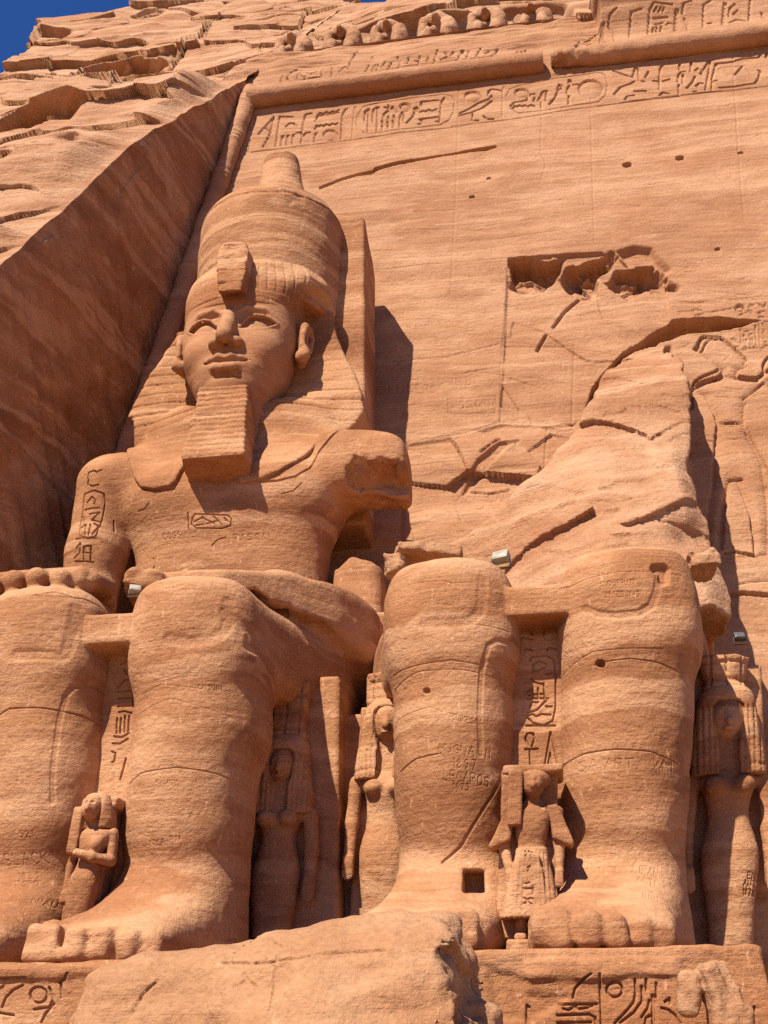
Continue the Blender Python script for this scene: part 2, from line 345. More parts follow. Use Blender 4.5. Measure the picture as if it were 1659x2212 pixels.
# ------------------------------------------------------------------ the dressed front of the temple
_a, _b = atF(531, 205), atF(292, 890)                      # two sights on the left edge of the front
EDZ, EDX, EDS = _a[2], _a[0], (_a[0]-_b[0])/(_a[2]-_b[2])
def edge(z): return EDX-(EDZ-np.asarray(z))*EDS          # left edge of the front leans inwards
def F2(u, v):
    p = atF(u, v); return (p[0], p[2])
GA, GB, GC, GE, GR, GZ2, GZ4 = src(960, 300, 1659/900), src(1780, 180, 1659/900), src(2124, 0, 1659/900), src(2600, 1150, 1659/424), src(2524, 1100, 737/500), src(1512, 0, 1659/1512), src(1512, 1000, 1659/1512)
def fp(g, pts): return [F2(*g(x, y)) for x, y in pts]
glyph = []                                              # (points in plane, half width, depth)
def gl(g, w_, dep, *sts):
    for s in sts: glyph.append((fp(g, s), w_, dep))
gl(GA, .022, .05, [(52, 550), (400, 508), (800, 462), (1200, 408), (1659, 357)], [(85, 272), (500, 225), (1000, 165), (1659, 80)], [(100, 262), (500, 212), (1000, 150), (1659, 65)], [(85, 272), (30, 550)], [(783, 452), (805, 225), (820, 222)],
   [(940, 200), (870, 220), (825, 290), (815, 350), (850, 400), (900, 420), (1200, 385), (1420, 355), (1490, 320), (1525, 260), (1530, 190), (1510, 150), (1450, 138), (1200, 165), (940, 200)])
gl(GA, .036, .09, [(105, 420), (215, 292)], [(215, 292), (195, 400), (135, 512)], [(155, 375), (185, 400)], [(355, 290), (258, 290), (245, 400), (230, 508)], [(303, 365), (330, 340), (360, 338), (378, 355)], [(268, 500), (278, 432), (290, 428)], [(310, 495), (315, 425), (328, 425)], [(350, 490), (357, 422), (368, 420)],
   [(425, 400), (440, 285), (455, 270), (490, 265)], [(385, 410), (415, 405), (425, 440), (412, 485)], [(425, 440), (450, 410), (480, 405)], [(520, 325), (530, 285), (690, 262)], [(535, 275), (555, 262), (575, 270), (600, 255), (620, 265), (645, 250), (665, 258), (690, 242)],
   [(515, 380), (530, 355), (545, 365), (560, 352), (580, 362), (600, 348), (625, 358), (645, 343), (665, 352), (680, 340)], [(512, 472), (520, 412), (532, 410)], [(705, 455), (718, 270), (740, 238), (752, 235)],
   [(875, 330), (880, 260), (905, 238), (915, 240)], [(900, 405), (905, 240)], [(935, 330), (940, 245), (965, 225), (985, 228)], [(965, 400), (970, 320), (970, 228)], [(1005, 390), (1015, 280), (1040, 258)], [(1048, 385), (1050, 290)], [(1085, 380), (1090, 285)], [(1020, 230), (1080, 240)], [(1050, 215), (1060, 260)], [(1080, 225), (1110, 265)], [(1020, 275), (1080, 230)],
   [(1000, 330), (1015, 320)], [(1040, 330), (1055, 318)], [(1080, 325), (1095, 312)], [(1000, 360), (1015, 350)], [(1040, 360), (1055, 350)],
   [(1130, 380), (1135, 290), (1150, 262), (1180, 258)], [(1155, 320), (1160, 280)], [(1180, 340), (1225, 295), (1250, 240)], [(1235, 240), (1255, 225), (1270, 240), (1250, 262)], [(1285, 215), (1290, 190), (1415, 180)], [(1280, 265), (1300, 255), (1320, 262), (1345, 250), (1370, 258), (1400, 245)], [(1275, 315), (1410, 298)], [(1270, 350), (1290, 345), (1290, 320)], [(1395, 330), (1410, 330)], [(1422, 335), (1435, 190), (1455, 165)])
gl(GB, .022, .05, [(0, 585), (360, 545), (830, 475), (1250, 418), (1659, 368)], [(0, 325), (600, 255), (1000, 180), (1659, 95)], [(0, 308), (600, 238), (1000, 165), (1659, 80)], [(365, 515), (370, 310), (380, 300)],
   [(390, 380), (420, 320), (490, 290), (700, 250), (1000, 212), (1070, 205), (1115, 225), (1130, 290), (1115, 370), (1060, 415), (900, 435), (640, 475), (480, 492), (430, 470), (425, 445)])
gl(GB, .036, .09, [(55, 495), (110, 470), (190, 420), (270, 393), (285, 365)], [(55, 510), (140, 490), (220, 455), (290, 405)], [(262, 365), (265, 340), (285, 320), (330, 325), (360, 335)], [(285, 365), (305, 395)], [(150, 500), (150, 545), (190, 545)], [(230, 515), (255, 535), (300, 535)],
   [(425, 440), (450, 415), (540, 400), (560, 360), (600, 352)], [(440, 460), (455, 440), (470, 448), (490, 436), (510, 446), (530, 434), (550, 444), (575, 432), (600, 440)], [(590, 405), (600, 380)], [(625, 400), (632, 380)], [(650, 460), (645, 360), (660, 338), (690, 335)], [(680, 400), (685, 345)],
   [(705, 425), (745, 385), (775, 320)], [(765, 320), (790, 320), (800, 295), (780, 285), (770, 310)], [(835, 355), (840, 310), (855, 295)], [(845, 425), (848, 370)], [(845, 280), (850, 252)], [(862, 285), (862, 255)], [(875, 290), (915, 288)],
   [(1170, 190), (1310, 238), (1330, 165), (1350, 175)], [(1175, 360), (1220, 310), (1290, 285), (1320, 270)], [(1255, 398), (1270, 372), (1320, 368)], [(1350, 180), (1360, 260), (1395, 270)], [(1325, 340), (1405, 335)], [(1400, 240), (1425, 195)], [(1505, 255), (1512, 165), (1535, 140), (1570, 132)], [(1460, 265), (1500, 265)], [(1530, 265), (1580, 250)], [(1505, 320), (1508, 255)], [(1505, 365), (1530, 342), (1575, 352)])
gl(GC, .022, .05, [(800, 722), (1250, 668), (1659, 625), (1800, 605)], [(700, 470), (1659, 345), (1850, 322)])
gl(GC, .036, .09, [(1005, 600), (1010, 545), (1030, 522), (1060, 520)], [(1015, 685), (1012, 620)], [(1000, 460), (1030, 460)], [(1018, 505), (1018, 460)], [(1040, 610), (1042, 545)], [(1098, 525), (1103, 443), (1115, 442)], [(1070, 640), (1110, 600), (1130, 555)], [(1130, 515), (1150, 495), (1180, 510)], [(1170, 540), (1235, 432)], [(1205, 655), (1235, 500), (1240, 432)], [(1135, 628), (1160, 605), (1188, 608)],
   [(1120, 668), (1135, 665)], [(1250, 580), (1275, 490), (1280, 460)], [(1252, 655), (1255, 590), (1290, 585)], [(1280, 490), (1290, 460), (1400, 448), (1480, 425), (1560, 418), (1590, 415), (1605, 395)], [(1420, 545), (1470, 480)], [(1305, 637), (1450, 620), (1560, 605), (1590, 570), (1605, 515), (1590, 510)], [(1645, 420), (1650, 390), (1665, 380)])
gl(GC, .03, .03, [(1300, 500), (1340, 485), (1400, 480), (1490, 478)], [(1330, 500), (1380, 550)], [(1500, 500), (1550, 550)])
discs = [(GA, 628, 425, 52, 38), (GA, 1172, 226, 38, 27), (GB, 150, 372, 60, 40), (GB, 505, 347, 52, 32), (GB, 1005, 322, 88, 68), (GE, 1230, 238, 70, 52)]
# the offering king cut into the wall on the right
gl(GE, .034, .14, [(525, 870), (590, 860), (600, 760), (640, 690), (690, 665)], [(600, 905), (640, 895), (670, 850), (700, 770), (760, 715), (920, 705)], [(940, 680), (1050, 780), (1160, 870), (1330, 1030)], [(965, 1170), (960, 1270)], [(940, 1150), (850, 1215), (640, 1300), (540, 1370), (500, 1440), (490, 1600), (480, 1800)], [(1480, 1325), (1595, 1240), (1590, 1120), (1620, 1050), (1665, 990), (1800, 940)], [(1280, 1640), (1400, 1560), (1480, 1490)], [(1480, 1490), (1600, 1370), (1659, 1430), (1720, 1520)])
gl(GE, .07, .16, [(950, 1280), (900, 1318), (700, 1372), (580, 1425), (520, 1480)], [(1190, 1298), (1330, 1320), (1480, 1330)])
gl(GE, .025, .035, [(760, 930), (900, 970), (1050, 975)], [(920, 1070), (960, 1105), (1070, 1105)], [(1135, 1000), (1200, 985)], [(720, 1600), (900, 1615), (1100, 1635), (1280, 1640)], [(730, 1430), (1000, 1480), (1240, 1500)], [(1240, 1500), (1330, 1430)], [(620, 915), (760, 1040), (900, 1130)], [(1330, 1035), (1300, 1100), (1320, 1140), (1200, 1180)], [(1000, 1040), (1080, 960)], [(1180, 1190), (1165, 1300)])
gl(GR, .036, .13, [(430, 790), (445, 830), (435, 930), (425, 1080), (420, 1200)], [(405, 1260), (385, 1400), (380, 1500)], [(610, 890), (650, 950), (700, 1050), (737, 1110), (790, 1190)], [(515, 1170), (490, 1240), (475, 1400), (470, 1530)], [(515, 1165), (590, 1160)], [(490, 1590), (530, 1578), (660, 1605)])
gl(GR, .025, .03, [(440, 935), (600, 920)], [(600, 730), (595, 830), (610, 890)], [(640, 960), (680, 1100), (700, 1230), (725, 1400), (735, 1600)], [(500, 1615), (640, 1615)], [(380, 690), (420, 760), (440, 800)], [(640, 1380), (690, 1480)], [(320, 940), (440, 940)])
gl(GR, .05, .16, [(495, 1832), (600, 1822), (737, 1835), (900, 1830)])
gl(GR, .03, .05, [(550, 1770), (700, 1750), (800, 1745)])
gl(GE, .02, .06, [(280, 295), (420, 290), (560, 262), (650, 275)], [(700, 310), (900, 285), (1140, 232)], [(1220, 345), (1390, 265)], [(1370, 230), (1400, 180), (1450, 190)], [(1400, 200), (1430, 260), (1400, 310)], [(1500, 160), (1600, 215), (1640, 150)], [(1510, 320), (1560, 285), (1615, 275)], [(1520, 385), (1555, 355), (1605, 380)], [(540, 360), (580, 345), (650, 335), (680, 300)],
   [(1240, 575), (1250, 810)], [(1470, 510), (1490, 780), (1440, 845), (1330, 855), (1280, 830)], [(1525, 470), (1545, 800)], [(1285, 600), (1370, 590)], [(1370, 670), (1400, 630), (1440, 630)], [(1290, 640), (1290, 680)], [(1280, 710), (1290, 790)], [(1330, 710), (1335, 830)], [(1390, 710), (1395, 820)], [(1430, 700), (1430, 800)], [(1270, 880), (1340, 878)], [(1440, 860), (1490, 855)], [(1560, 860), (1620, 855)],
   [(1580, 500), (1600, 450), (1659, 440)], [(1570, 630), (1605, 580)], [(1590, 690), (1590, 720)], [(1600, 760), (1640, 760)], [(1600, 830), (1659, 810)], [(1100, 720), (1130, 700), (1160, 710), (1210, 780)], [(1150, 850), (1200, 830)])
gl(GE, .02, .03, [(330, 145), (560, 160), (800, 135), (1659, 55), (1800, 40)], [(330, 178), (800, 162), (1659, 85)])
# travellers' names on the wall, saw cuts, cracks
ID = lambda x, y: (x, y)
gl(ID, .018, .028, *text('WADSWORTH', (972, 884), (1078, 877), 15), [(968, 862), (1072, 856), (1070, 892), (969, 894), (968, 862)])
gl(ID, .016, .02, *text('LERSEPS', (838, 846), (946, 850), 18), *text('P', (1008, 838), (1022, 838), 16), *text('V', (1058, 836), (1070, 836), 15), *text('V T', (880, 1090), (925, 1090), 16))
gl(ID, .012, .014, *text('FRANCESCO', (1000, 1084), (1095, 1086), 10))
gl(ID, .014, .02, [(992, 179), (984, 440), (977, 573), (973, 640)], [(1273, 104), (1279, 330), (1284, 523)], [(1582, 119), (1596, 340), (1608, 481)], [(1172, 195), (1168, 330), (1180, 352), (1166, 400)])
gl(ID, .022, .03, [(1098, 560), (1090, 700), (1085, 740), (1082, 790), (1080, 910)], [(1240, 750), (1238, 830), (1236, 910)], [(835, 582), (920, 572), (1098, 560)], [(1085, 742), (1240, 742)], [(880, 955), (1000, 938), (1080, 912), (1190, 918), (1270, 922)], [(840, 778), (960, 770), (1080, 740)], [(1000, 805), (1080, 790)], [(1182, 920), (1176, 1010)], [(880, 955), (882, 1100)])
gl(ID, .045, .12, [(1275, 900), (1252, 945), (1225, 975), (1190, 1003), (1175, 1018)], [(1170, 1020), (1158, 1070)], [(1255, 640), (1220, 668), (1195, 702)], [(1178, 720), (1160, 750)])
gl(ID, .035, .08, [(1330, 940), (1360, 950), (1385, 952)], [(1405, 1030), (1450, 1020), (1480, 1005)], [(1018, 1062), (1060, 1068), (1100, 1060)], [(1440, 940), (1470, 928)], [(1040, 985), (1075, 960), (1120, 953)])
_r = random.Random(5)
for _ in range(260):                                     # adze marks and nicks
    u, v = _r.uniform(560, 1659), _r.uniform(290, 1320); L_ = _r.uniform(5, 22); a = _r.choice((-.5, -.42, -.1, .05, 1.3)); glyph.append(([F2(u, v), F2(u+L_*cos(a), v+L_*sin(a))], .02, _r.uniform(.006, .022)))
for _ in range(26):                                      # cross-bedding laminae
    u, v = _r.uniform(600, 1500), _r.uniform(330, 900); k_ = _r.uniform(-.12, .16); n_ = _r.uniform(120, 380); glyph.append(([F2(u+n_*t, v+k_*n_*t-22*t*(1-t)) for t in (0, .2, .4, .6, .8, 1)], .022, _r.uniform(.006, .014)))
for (hx, hy, hr) in ((1355, 355, .10), (1469, 341, .09), (1020, 428, .05), (1056, 388, .04), (1600, 330, .05), (1545, 815, .03), (1550, 540, .04)): glyph.append(([F2(hx-2, hy), F2(hx+2, hy-1)], hr, .3))

def poly_on(X, Zg, V, pad):
    V = np.array(V); r = np.nonzero((Zg[:, 0] > V[:, 1].min()-pad) & (Zg[:, 0] < V[:, 1].max()+pad))[0]; a, b = r[0], r[-1]+1
    c = np.nonzero(((X[a:b] > V[:, 0].min()-pad) & (X[a:b] < V[:, 0].max()+pad)).any(0))[0]; c0, c1 = c[0], c[-1]+1
    return np.s_[a:b, c0:c1], poly2(X[a:b, c0:c1], Zg[a:b, c0:c1], V)
def wall_relief(X, Zg):
    P = np.stack([X, 0*X, Zg], -1)
    # long swells, bedding and tool dressing
    h = .05*fbm(P*np.array([.16, 1, .25]), 3, 3)+.022*strata(P, 1)
    h += .018*fbm(P*np.array([1.1, 1, 1.9]), 3, 8)
    base = h.copy()
    g = np.zeros_like(h)
    for pts, w_, dep in glyph: carve(g, X, Zg, pts, max(w_, .02), dep)
    for gg, cx, cy, rx, ry in discs:                      # sunk sun discs: deep at the rim, domed inside
        sl_, d = poly_on(X, Zg, fp(gg, oval(cx, cy, rx, ry)[:-1]), .2)
        g[sl_] = np.minimum(g[sl_], np.where(d < .02, -.10*np.exp(np.minimum(d, 0)/.16), 0))
    for V in (fp(GE, [(525, 870), (600, 760), (640, 690), (690, 665), (940, 680), (1330, 1030), (1300, 1100), (1320, 1140), (1200, 1180), (1165, 1300), (960, 1270), (965, 1170), (900, 1130), (760, 1040), (600, 910)]),
              fp(GE, [(960, 1270), (1165, 1300), (1480, 1330), (1595, 1240), (1720, 1150), (1750, 1300), (1480, 1490), (1280, 1640), (1310, 1700), (1290, 1900), (1300, 2050), (900, 2050), (860, 1900), (760, 1720), (700, 1600), (510, 1500), (580, 1420), (700, 1370), (900, 1320)]),
              fp(GR, [(445, 830), (600, 830), (620, 890), (700, 1050), (735, 1300), (740, 1590), (660, 1605), (640, 1380), (560, 1170), (515, 1170), (475, 1400), (470, 1560), (395, 1560), (385, 1400), (420, 1200), (435, 930)])):
        sl_, d = poly_on(X, Zg, V, .2); g[sl_] = np.minimum(g[sl_], np.where(d < .03, -.12*np.exp(np.minimum(d, 0)/.14), 0))   # sunk relief: deep rim, rounded body
    # thick crack under the inscription: the lower lip is broken back
    z_top = [(690, 405), (740, 386), (770, 378), (805, 371), (812, 364), (850, 353), (900, 345), (960, 335), (1025, 324), (1072, 315)]
    z_bot = [(1072, 319), (1050, 328), (1015, 331), (960, 339), (900, 350), (850, 359), (815, 371), (806, 378), (770, 383), (740, 391), (690, 409)]
    sl_, d = poly_on(X, Zg, [F2(*p) for p in z_top+z_bot], .2); g[sl_] = np.minimum(g[sl_], -.35*ss(.02, -.05, d))
    # deep slot above the king's head and its broken run down to the left
    slot = fp(GE, [(150, 430), (350, 408), (570, 385), (740, 392), (900, 373), (1100, 400), (1330, 408), (1540, 432), (1470, 455), (1250, 530), (1050, 560), (900, 590), (640, 610), (400, 640), (290, 670), (180, 722), (0, 778)])
    slot += fp(GZ4, [(1175, 395), (1090, 415), (1035, 440), (1000, 500), (945, 560), (905, 610), (885, 670), (866, 712), (872, 660), (895, 590), (915, 545), (950, 500), (1000, 450), (1035, 418), (1090, 378), (1150, 335), (1200, 310), (1238, 290)])
    sl_, d = poly_on(X, Zg, slot, .3)
    g[sl_] = np.minimum(g[sl_], -.75*ss(.01, -.06, d+.02*vn(P[sl_]*6, 9)))
    # torn hollows where the crown of the fallen colossus broke away
    for V, dp in (([(540, 1125), (620, 1113), (700, 1118), (780, 1108), (800, 1105), (770, 1160), (740, 1215), (690, 1250), (640, 1268), (590, 1262), (545, 1240)], 1.0), ([(790, 1150), (850, 1128), (900, 1108), (980, 1083), (1005, 1105), (960, 1160), (930, 1200), (922, 1270), (860, 1288), (790, 1262), (750, 1215)], 1.25),
                  ([(945, 1215), (1010, 1172), (1100, 1150), (1165, 1142), (1215, 1180), (1205, 1240), (1130, 1262), (1060, 1288), (1010, 1255)], .8), ([(1215, 1195), (1285, 1240), (1280, 1268), (1225, 1262)], .6)):
        V = fp(GZ2, V); sl_, d = poly_on(X, Zg, V, .3); za = np.array(V)[:, 1]; t = (Zg[sl_]-za.min())/(za.max()-za.min())
        d = d+.10*fbm(P[sl_]*np.array([2., 1, 2.]), 4, 77)
        g[sl_] = np.minimum(g[sl_], -.55*dp*ss(.03, -.14, d)*np.clip(.25+1.3*t, 0, 1)*(1+.4*fbm(P[sl_]*np.array([1.6, 1, 2.2]), 4, 12)+.5*facets(X[sl_], Zg[sl_], .9, .6, 13)))
    # the torn lip to the right of the hollows and step in the dressing between old and replaced blocks
    V = fp(GZ2, [(1000, 1085), (1080, 1060), (1160, 1068), (1200, 1120), (1245, 1160), (1225, 1190), (1150, 1140), (1040, 1150)]); sl_, d = poly_on(X, Zg, V, .3); g[sl_] += -.22*ss(.05, -.2, d)
    V = [F2(*p) for p in ((1099, 560), (1300, 545), (1440, 600), (1450, 690), (1345, 780), (1270, 900), (1236, 918), (1080, 912))]; sl_, d = poly_on(X, Zg, V, .3); g[sl_] += ss(.03, -.03, d)*(-.09+.05*facets(X[sl_], Zg[sl_]+.4*X[sl_], 1.7, 1.1, 23))
    # lower left of the broken colossus: torn rock swelling out of the wall
    V = [F2(*p) for p in ((860, 1330), (878, 960), (1000, 940), (1085, 915), (1190, 920), (1275, 905), (1350, 775), (1450, 745), (1480, 900), (1500, 1100), (1500, 1330))]
    sl_, d = poly_on(X, Zg, V, 1.2); zz = Zg[sl_]
    hb = np.clip((14.5-zz)/5.5, 0, 1.3)
    g[sl_] += ss(.0, -.9, d)*(.08+.40*hb)*(1+.5*fbm(P[sl_]*np.array([.5, 1, .8]), 3, 21))+ss(.05, -.1, d)*(.12*facets(X[sl_], zz+.3*X[sl_], 2.2, 1.2, 22)+.03*strata(P[sl_], 5))
    V = [F2(*p) for p in ((1010, 1035), (1030, 1000), (1075, 965), (1125, 955), (1090, 985), (1040, 1035), (985, 1090))]; sl_, d = poly_on(X, Zg, V, .3); g[sl_] += -.12*ss(.02, -.1, d)
    return base+g
temple = thing('temple_front', 'tall dressed sandstone temple front with carved hieroglyph band, rising behind the seated colossi', 'temple front', (0, 22, 2))
zs = np.concatenate([np.arange(1.5, 8, .06), np.arange(8, 29.2, .034*Q), np.arange(29.2, 34.9, .027*Q)]); xs = np.arange(0, 24.5, .031*Q)
Zg = np.repeat(zs[:, None], len(xs), 1); X = edge(Zg)+xs[None]
hh = wall_relief(X, Zg); V = np.stack([X, FY0+FB*Zg-hh, Zg], -1).reshape(-1, 3)
raw_mesh('wall', V, grid_faces(len(zs), len(xs), True), m_wall, temple)
def wallY(x, z): return FY0+FB*z
# ------------------------------------------------------------------ natural cliff, the cut in its side, cornice, mouldings
FLARE = .20                                              # the cut opens a little towards the front
def on_edge(u, v):
    d = ray(u, v)                                        # where a sight line meets the plane of the side cut
    A = EDX-EDZ*EDS+EDS*EYE-FLARE*(FY0+FB*EYE); return CAM+d*A/(d[0]-EDS*d[2]+FLARE*(FB*d[2]-d[1]))
EP = np.array([on_edge(*p) for p in ((-700, 1500), (-250, 890), (0, 572), (62, 520), (118, 470), (165, 425), (240, 352), (300, 300), (345, 275), (420, 232), (470, 205), (500, 188))])
def cliffY(x, z):
    y = np.interp(z, np.r_[0, EP[:, 2], EP[-1, 2]+30], np.r_[EP[0, 1]-1, EP[:, 1], EP[-1, 1]+17])
    return y+.18*np.clip(edge(z)-x, 0, 40)*0
GC1 = src(0, 0, 1659/1512)
def onC(g, pts):
    out = []
    for p in pts:
        d = ray(*g(*p)); t = 20.
        for _ in range(40):
            q = CAM+d*t; t += (cliffY(q[0], q[2])-q[1])/d[1]*.35
        q = CAM+d*t; out.append((q[0], q[2]))
    return out
LEDGES = [(onC(GC1, p), dp, wd) for p, dp, wd in (
    ([(-400, 640), (-100, 570), (0, 546), (100, 512), (230, 490), (330, 484), (405, 480)], 1.3, 1.3), ([(100, 318), (130, 295), (250, 262), (330, 228), (400, 207), (430, 203), (520, 198), (545, 190), (640, 182), (705, 178)], 1.2, 1.0), ([(-300, 330), (-100, 260), (20, 212), (75, 180), (190, 140), (312, 128)], .8, .9),
    ([(715, 195), (738, 158), (770, 138), (880, 105), (910, 68), (950, 35)], 1.6, 1.2), ([(820, 40), (845, -5), (900, -20)], .8, .6), ([(905, 262), (930, 240), (1020, 210), (1125, 180), (1160, 205)], .7, .5), ([(1100, 170), (1125, 125), (1200, 66)], 1.4, .9), ([(820, 322), (880, 280), (912, 250)], .7, .6),
    ([(520, 388), (650, 372), (780, 350), (920, 330), (1010, 332)], .3, .5), ([(180, 420), (240, 400), (300, 384), (450, 388), (620, 385)], .35, .5), ([(272, 640), (300, 636), (395, 634)], .6, .5), ([(0, 985), (30, 965), (62, 945)], .4, .5), ([(-60, 470), (100, 395), (160, 380)], .3, .5), ([(500, 780), (540, 745), (600, 700), (640, 655)], .0, .3), ([(560, 60), (640, 40), (720, 32)], .5, .6))]
RIDGE = onC(lambda x, y: (x, y), [(-500, 520), (-200, 250), (0, 106), (45, 82), (75, 62), (130, 45), (200, 36), (260, 22), (330, 10), (400, -8), (470, -70), (560, -150), (700, -220)])
RPOLY = RIDGE+[(40, 75), (40, -20), (-90, -20)]
def cliff_surface(x, z):
    P = np.stack([x, 0*x, z], -1); y = cliffY(x, z)
    h = .9*fbm(P*np.array([.09, 1, .13]), 3, 60)+.10*fbm(P*np.array([.35, 1, .6]), 3, 61)+.34*facets(x, z, 4.6, 2.0, 68)+.05*facets(x, z, 1.3, .6, 69)*ss(-.1, .4, vn(P*np.array([.3, 1, .3]), 67))
    zz = z+.10*x+.8*vn(P*np.array([.12, 1, .12]), 62); bed = np.floor(zz/1.25); fr = zz/1.25-bed
    A = np.clip(vn(np.stack([x*.16, bed*7.7, bed*3.1], -1), 63)+.05, 0, 1); h += .10*A*np.minimum(fr*6, 1)*(1-.25*fr)
    bed2 = np.floor(zz/.33); fr2 = zz/.33-bed2; A2 = np.clip(vn(np.stack([x*.5, bed2*5.7, bed2], -1), 64), 0, 1); h += .0*A2*np.minimum(fr2*4, 1)
    h += .012*fbm(P*np.array([.6, 1, 3.]), 3, 65)
    for pts, dp, wd in LEDGES:
        p = np.array(pts); p = p[np.argsort(p[:, 0])]; zl = np.interp(x, p[:, 0], p[:, 1])+.16*vn(P*np.array([.7, 1, 0]), 66); t = zl-z
        tp = ss(p[0, 0]-.15, p[0, 0]+.6, x)*(1-ss(p[-1, 0]-.6, p[-1, 0]+.15, x))
        h -= dp*tp*ss(-.04, .42, t)*np.exp(-np.maximum(t, 0)/wd)-.25*dp*tp*ss(.42, -.04, t)*np.exp(np.minimum(t, 0)/.8)
    rd = poly2(x, z, RPOLY)+.5*fbm(P*np.array([.3, 1, .3]), 3, 75); y = y+np.where(rd > -.6, 5*np.maximum(rd+.6, 0), 0)
    return y-h*ss(-.05, 1.2, np.abs(x-edgeC(z))+.25*(z > 34.5))
def edgeC(z): return edge(z)-FLARE*np.maximum(wallY(0, z)-cliffY(0, z), 0)
def cut_edge_jit(z):
    P = np.stack([0*z, 0*z, z], -1); return .055*fbm(P*np.array([1, 1, 1.4]), 4, 70)
cliff = bpy.data.objects.new('cliff', None)
aa = np.concatenate([np.arange(0, 2, .035), 2+np.cumsum(np.linspace(.04, .10, 470))]); aa = aa[aa < 34]
zs = np.r_[np.arange(0, 9, .12), np.arange(9, 64, .036*Q)]; Zg = np.repeat(zs[:, None], len(aa), 1); X = edgeC(Zg)-aa[None]
Y = cliff_surface(X, Zg); Y[:, 0] = cliffY(X[:, 0], Zg[:, 0])+cut_edge_jit(zs)
f = np.exp(-aa/.12)[None]*cut_edge_jit(zs)[:, None]; Y[:, 1:] += f[:, 1:]
V1 = np.stack([X, Y, Zg], -1).reshape(-1, 3); F1 = grid_faces(len(zs), len(aa)); N1 = vnormals(V1, F1); V1 = V1+N1*(N1[:, 1]**2*(.05*fbm(V1*np.array([.8, .8, 1.8]), 4, 77)+.02*strata(V1*1.2, 13))*ss(0, .3, np.tile(aa, len(zs))))[:, None]
co = raw_mesh('cliff', V1, F1, m_cliff); co['kind'] = 'structure'
# smooth side cut that faces the colossi (in the shade)
tt = np.linspace(0, 1, 260)**1.2; zs2 = np.arange(0, 35.2, .07*Q); Zg = np.repeat(zs2[:, None], len(tt), 1)
Yc = (cliffY(edgeC(zs2), zs2)+cut_edge_jit(zs2))[:, None]; Yw = (wallY(0, zs2)+.5)[:, None]; Y = Yc+(Yw-Yc)*tt[None]; X = edge(Zg)-FLARE*np.maximum(wallY(0, Zg)-Y, 0)
P = np.stack([X, Y, Zg], -1); q = np.stack([0*X, (Y*.8-Zg*.6), (Zg*.8+Y*.6)*.3], -1)
X = X+(.05*fbm(q*np.array([1, .9, .6]), 4, 71)+.05*fbm(P*.3, 3, 72)+.02*fbm(P*1.5, 4, 73)+.045*fbm(np.stack([0*X, (Y*.8+Zg*.6)*2.6, (Y*.6-Zg*.8)*.16], -1), 4, 74)+.035*facets(Y, Zg, 3.5, 2.6, 76))*ss(0, .06, tt)[None]-.25*np.exp(-tt/.02)[None]*np.abs(cut_edge_jit(zs2*1.7))[:, None]
V = np.stack([X, Y, Zg], -1).reshape(-1, 3); o = raw_mesh('cliff_side_cut', V, grid_faces(len(zs2), len(tt), True), m_statue); o['kind'] = 'structure'
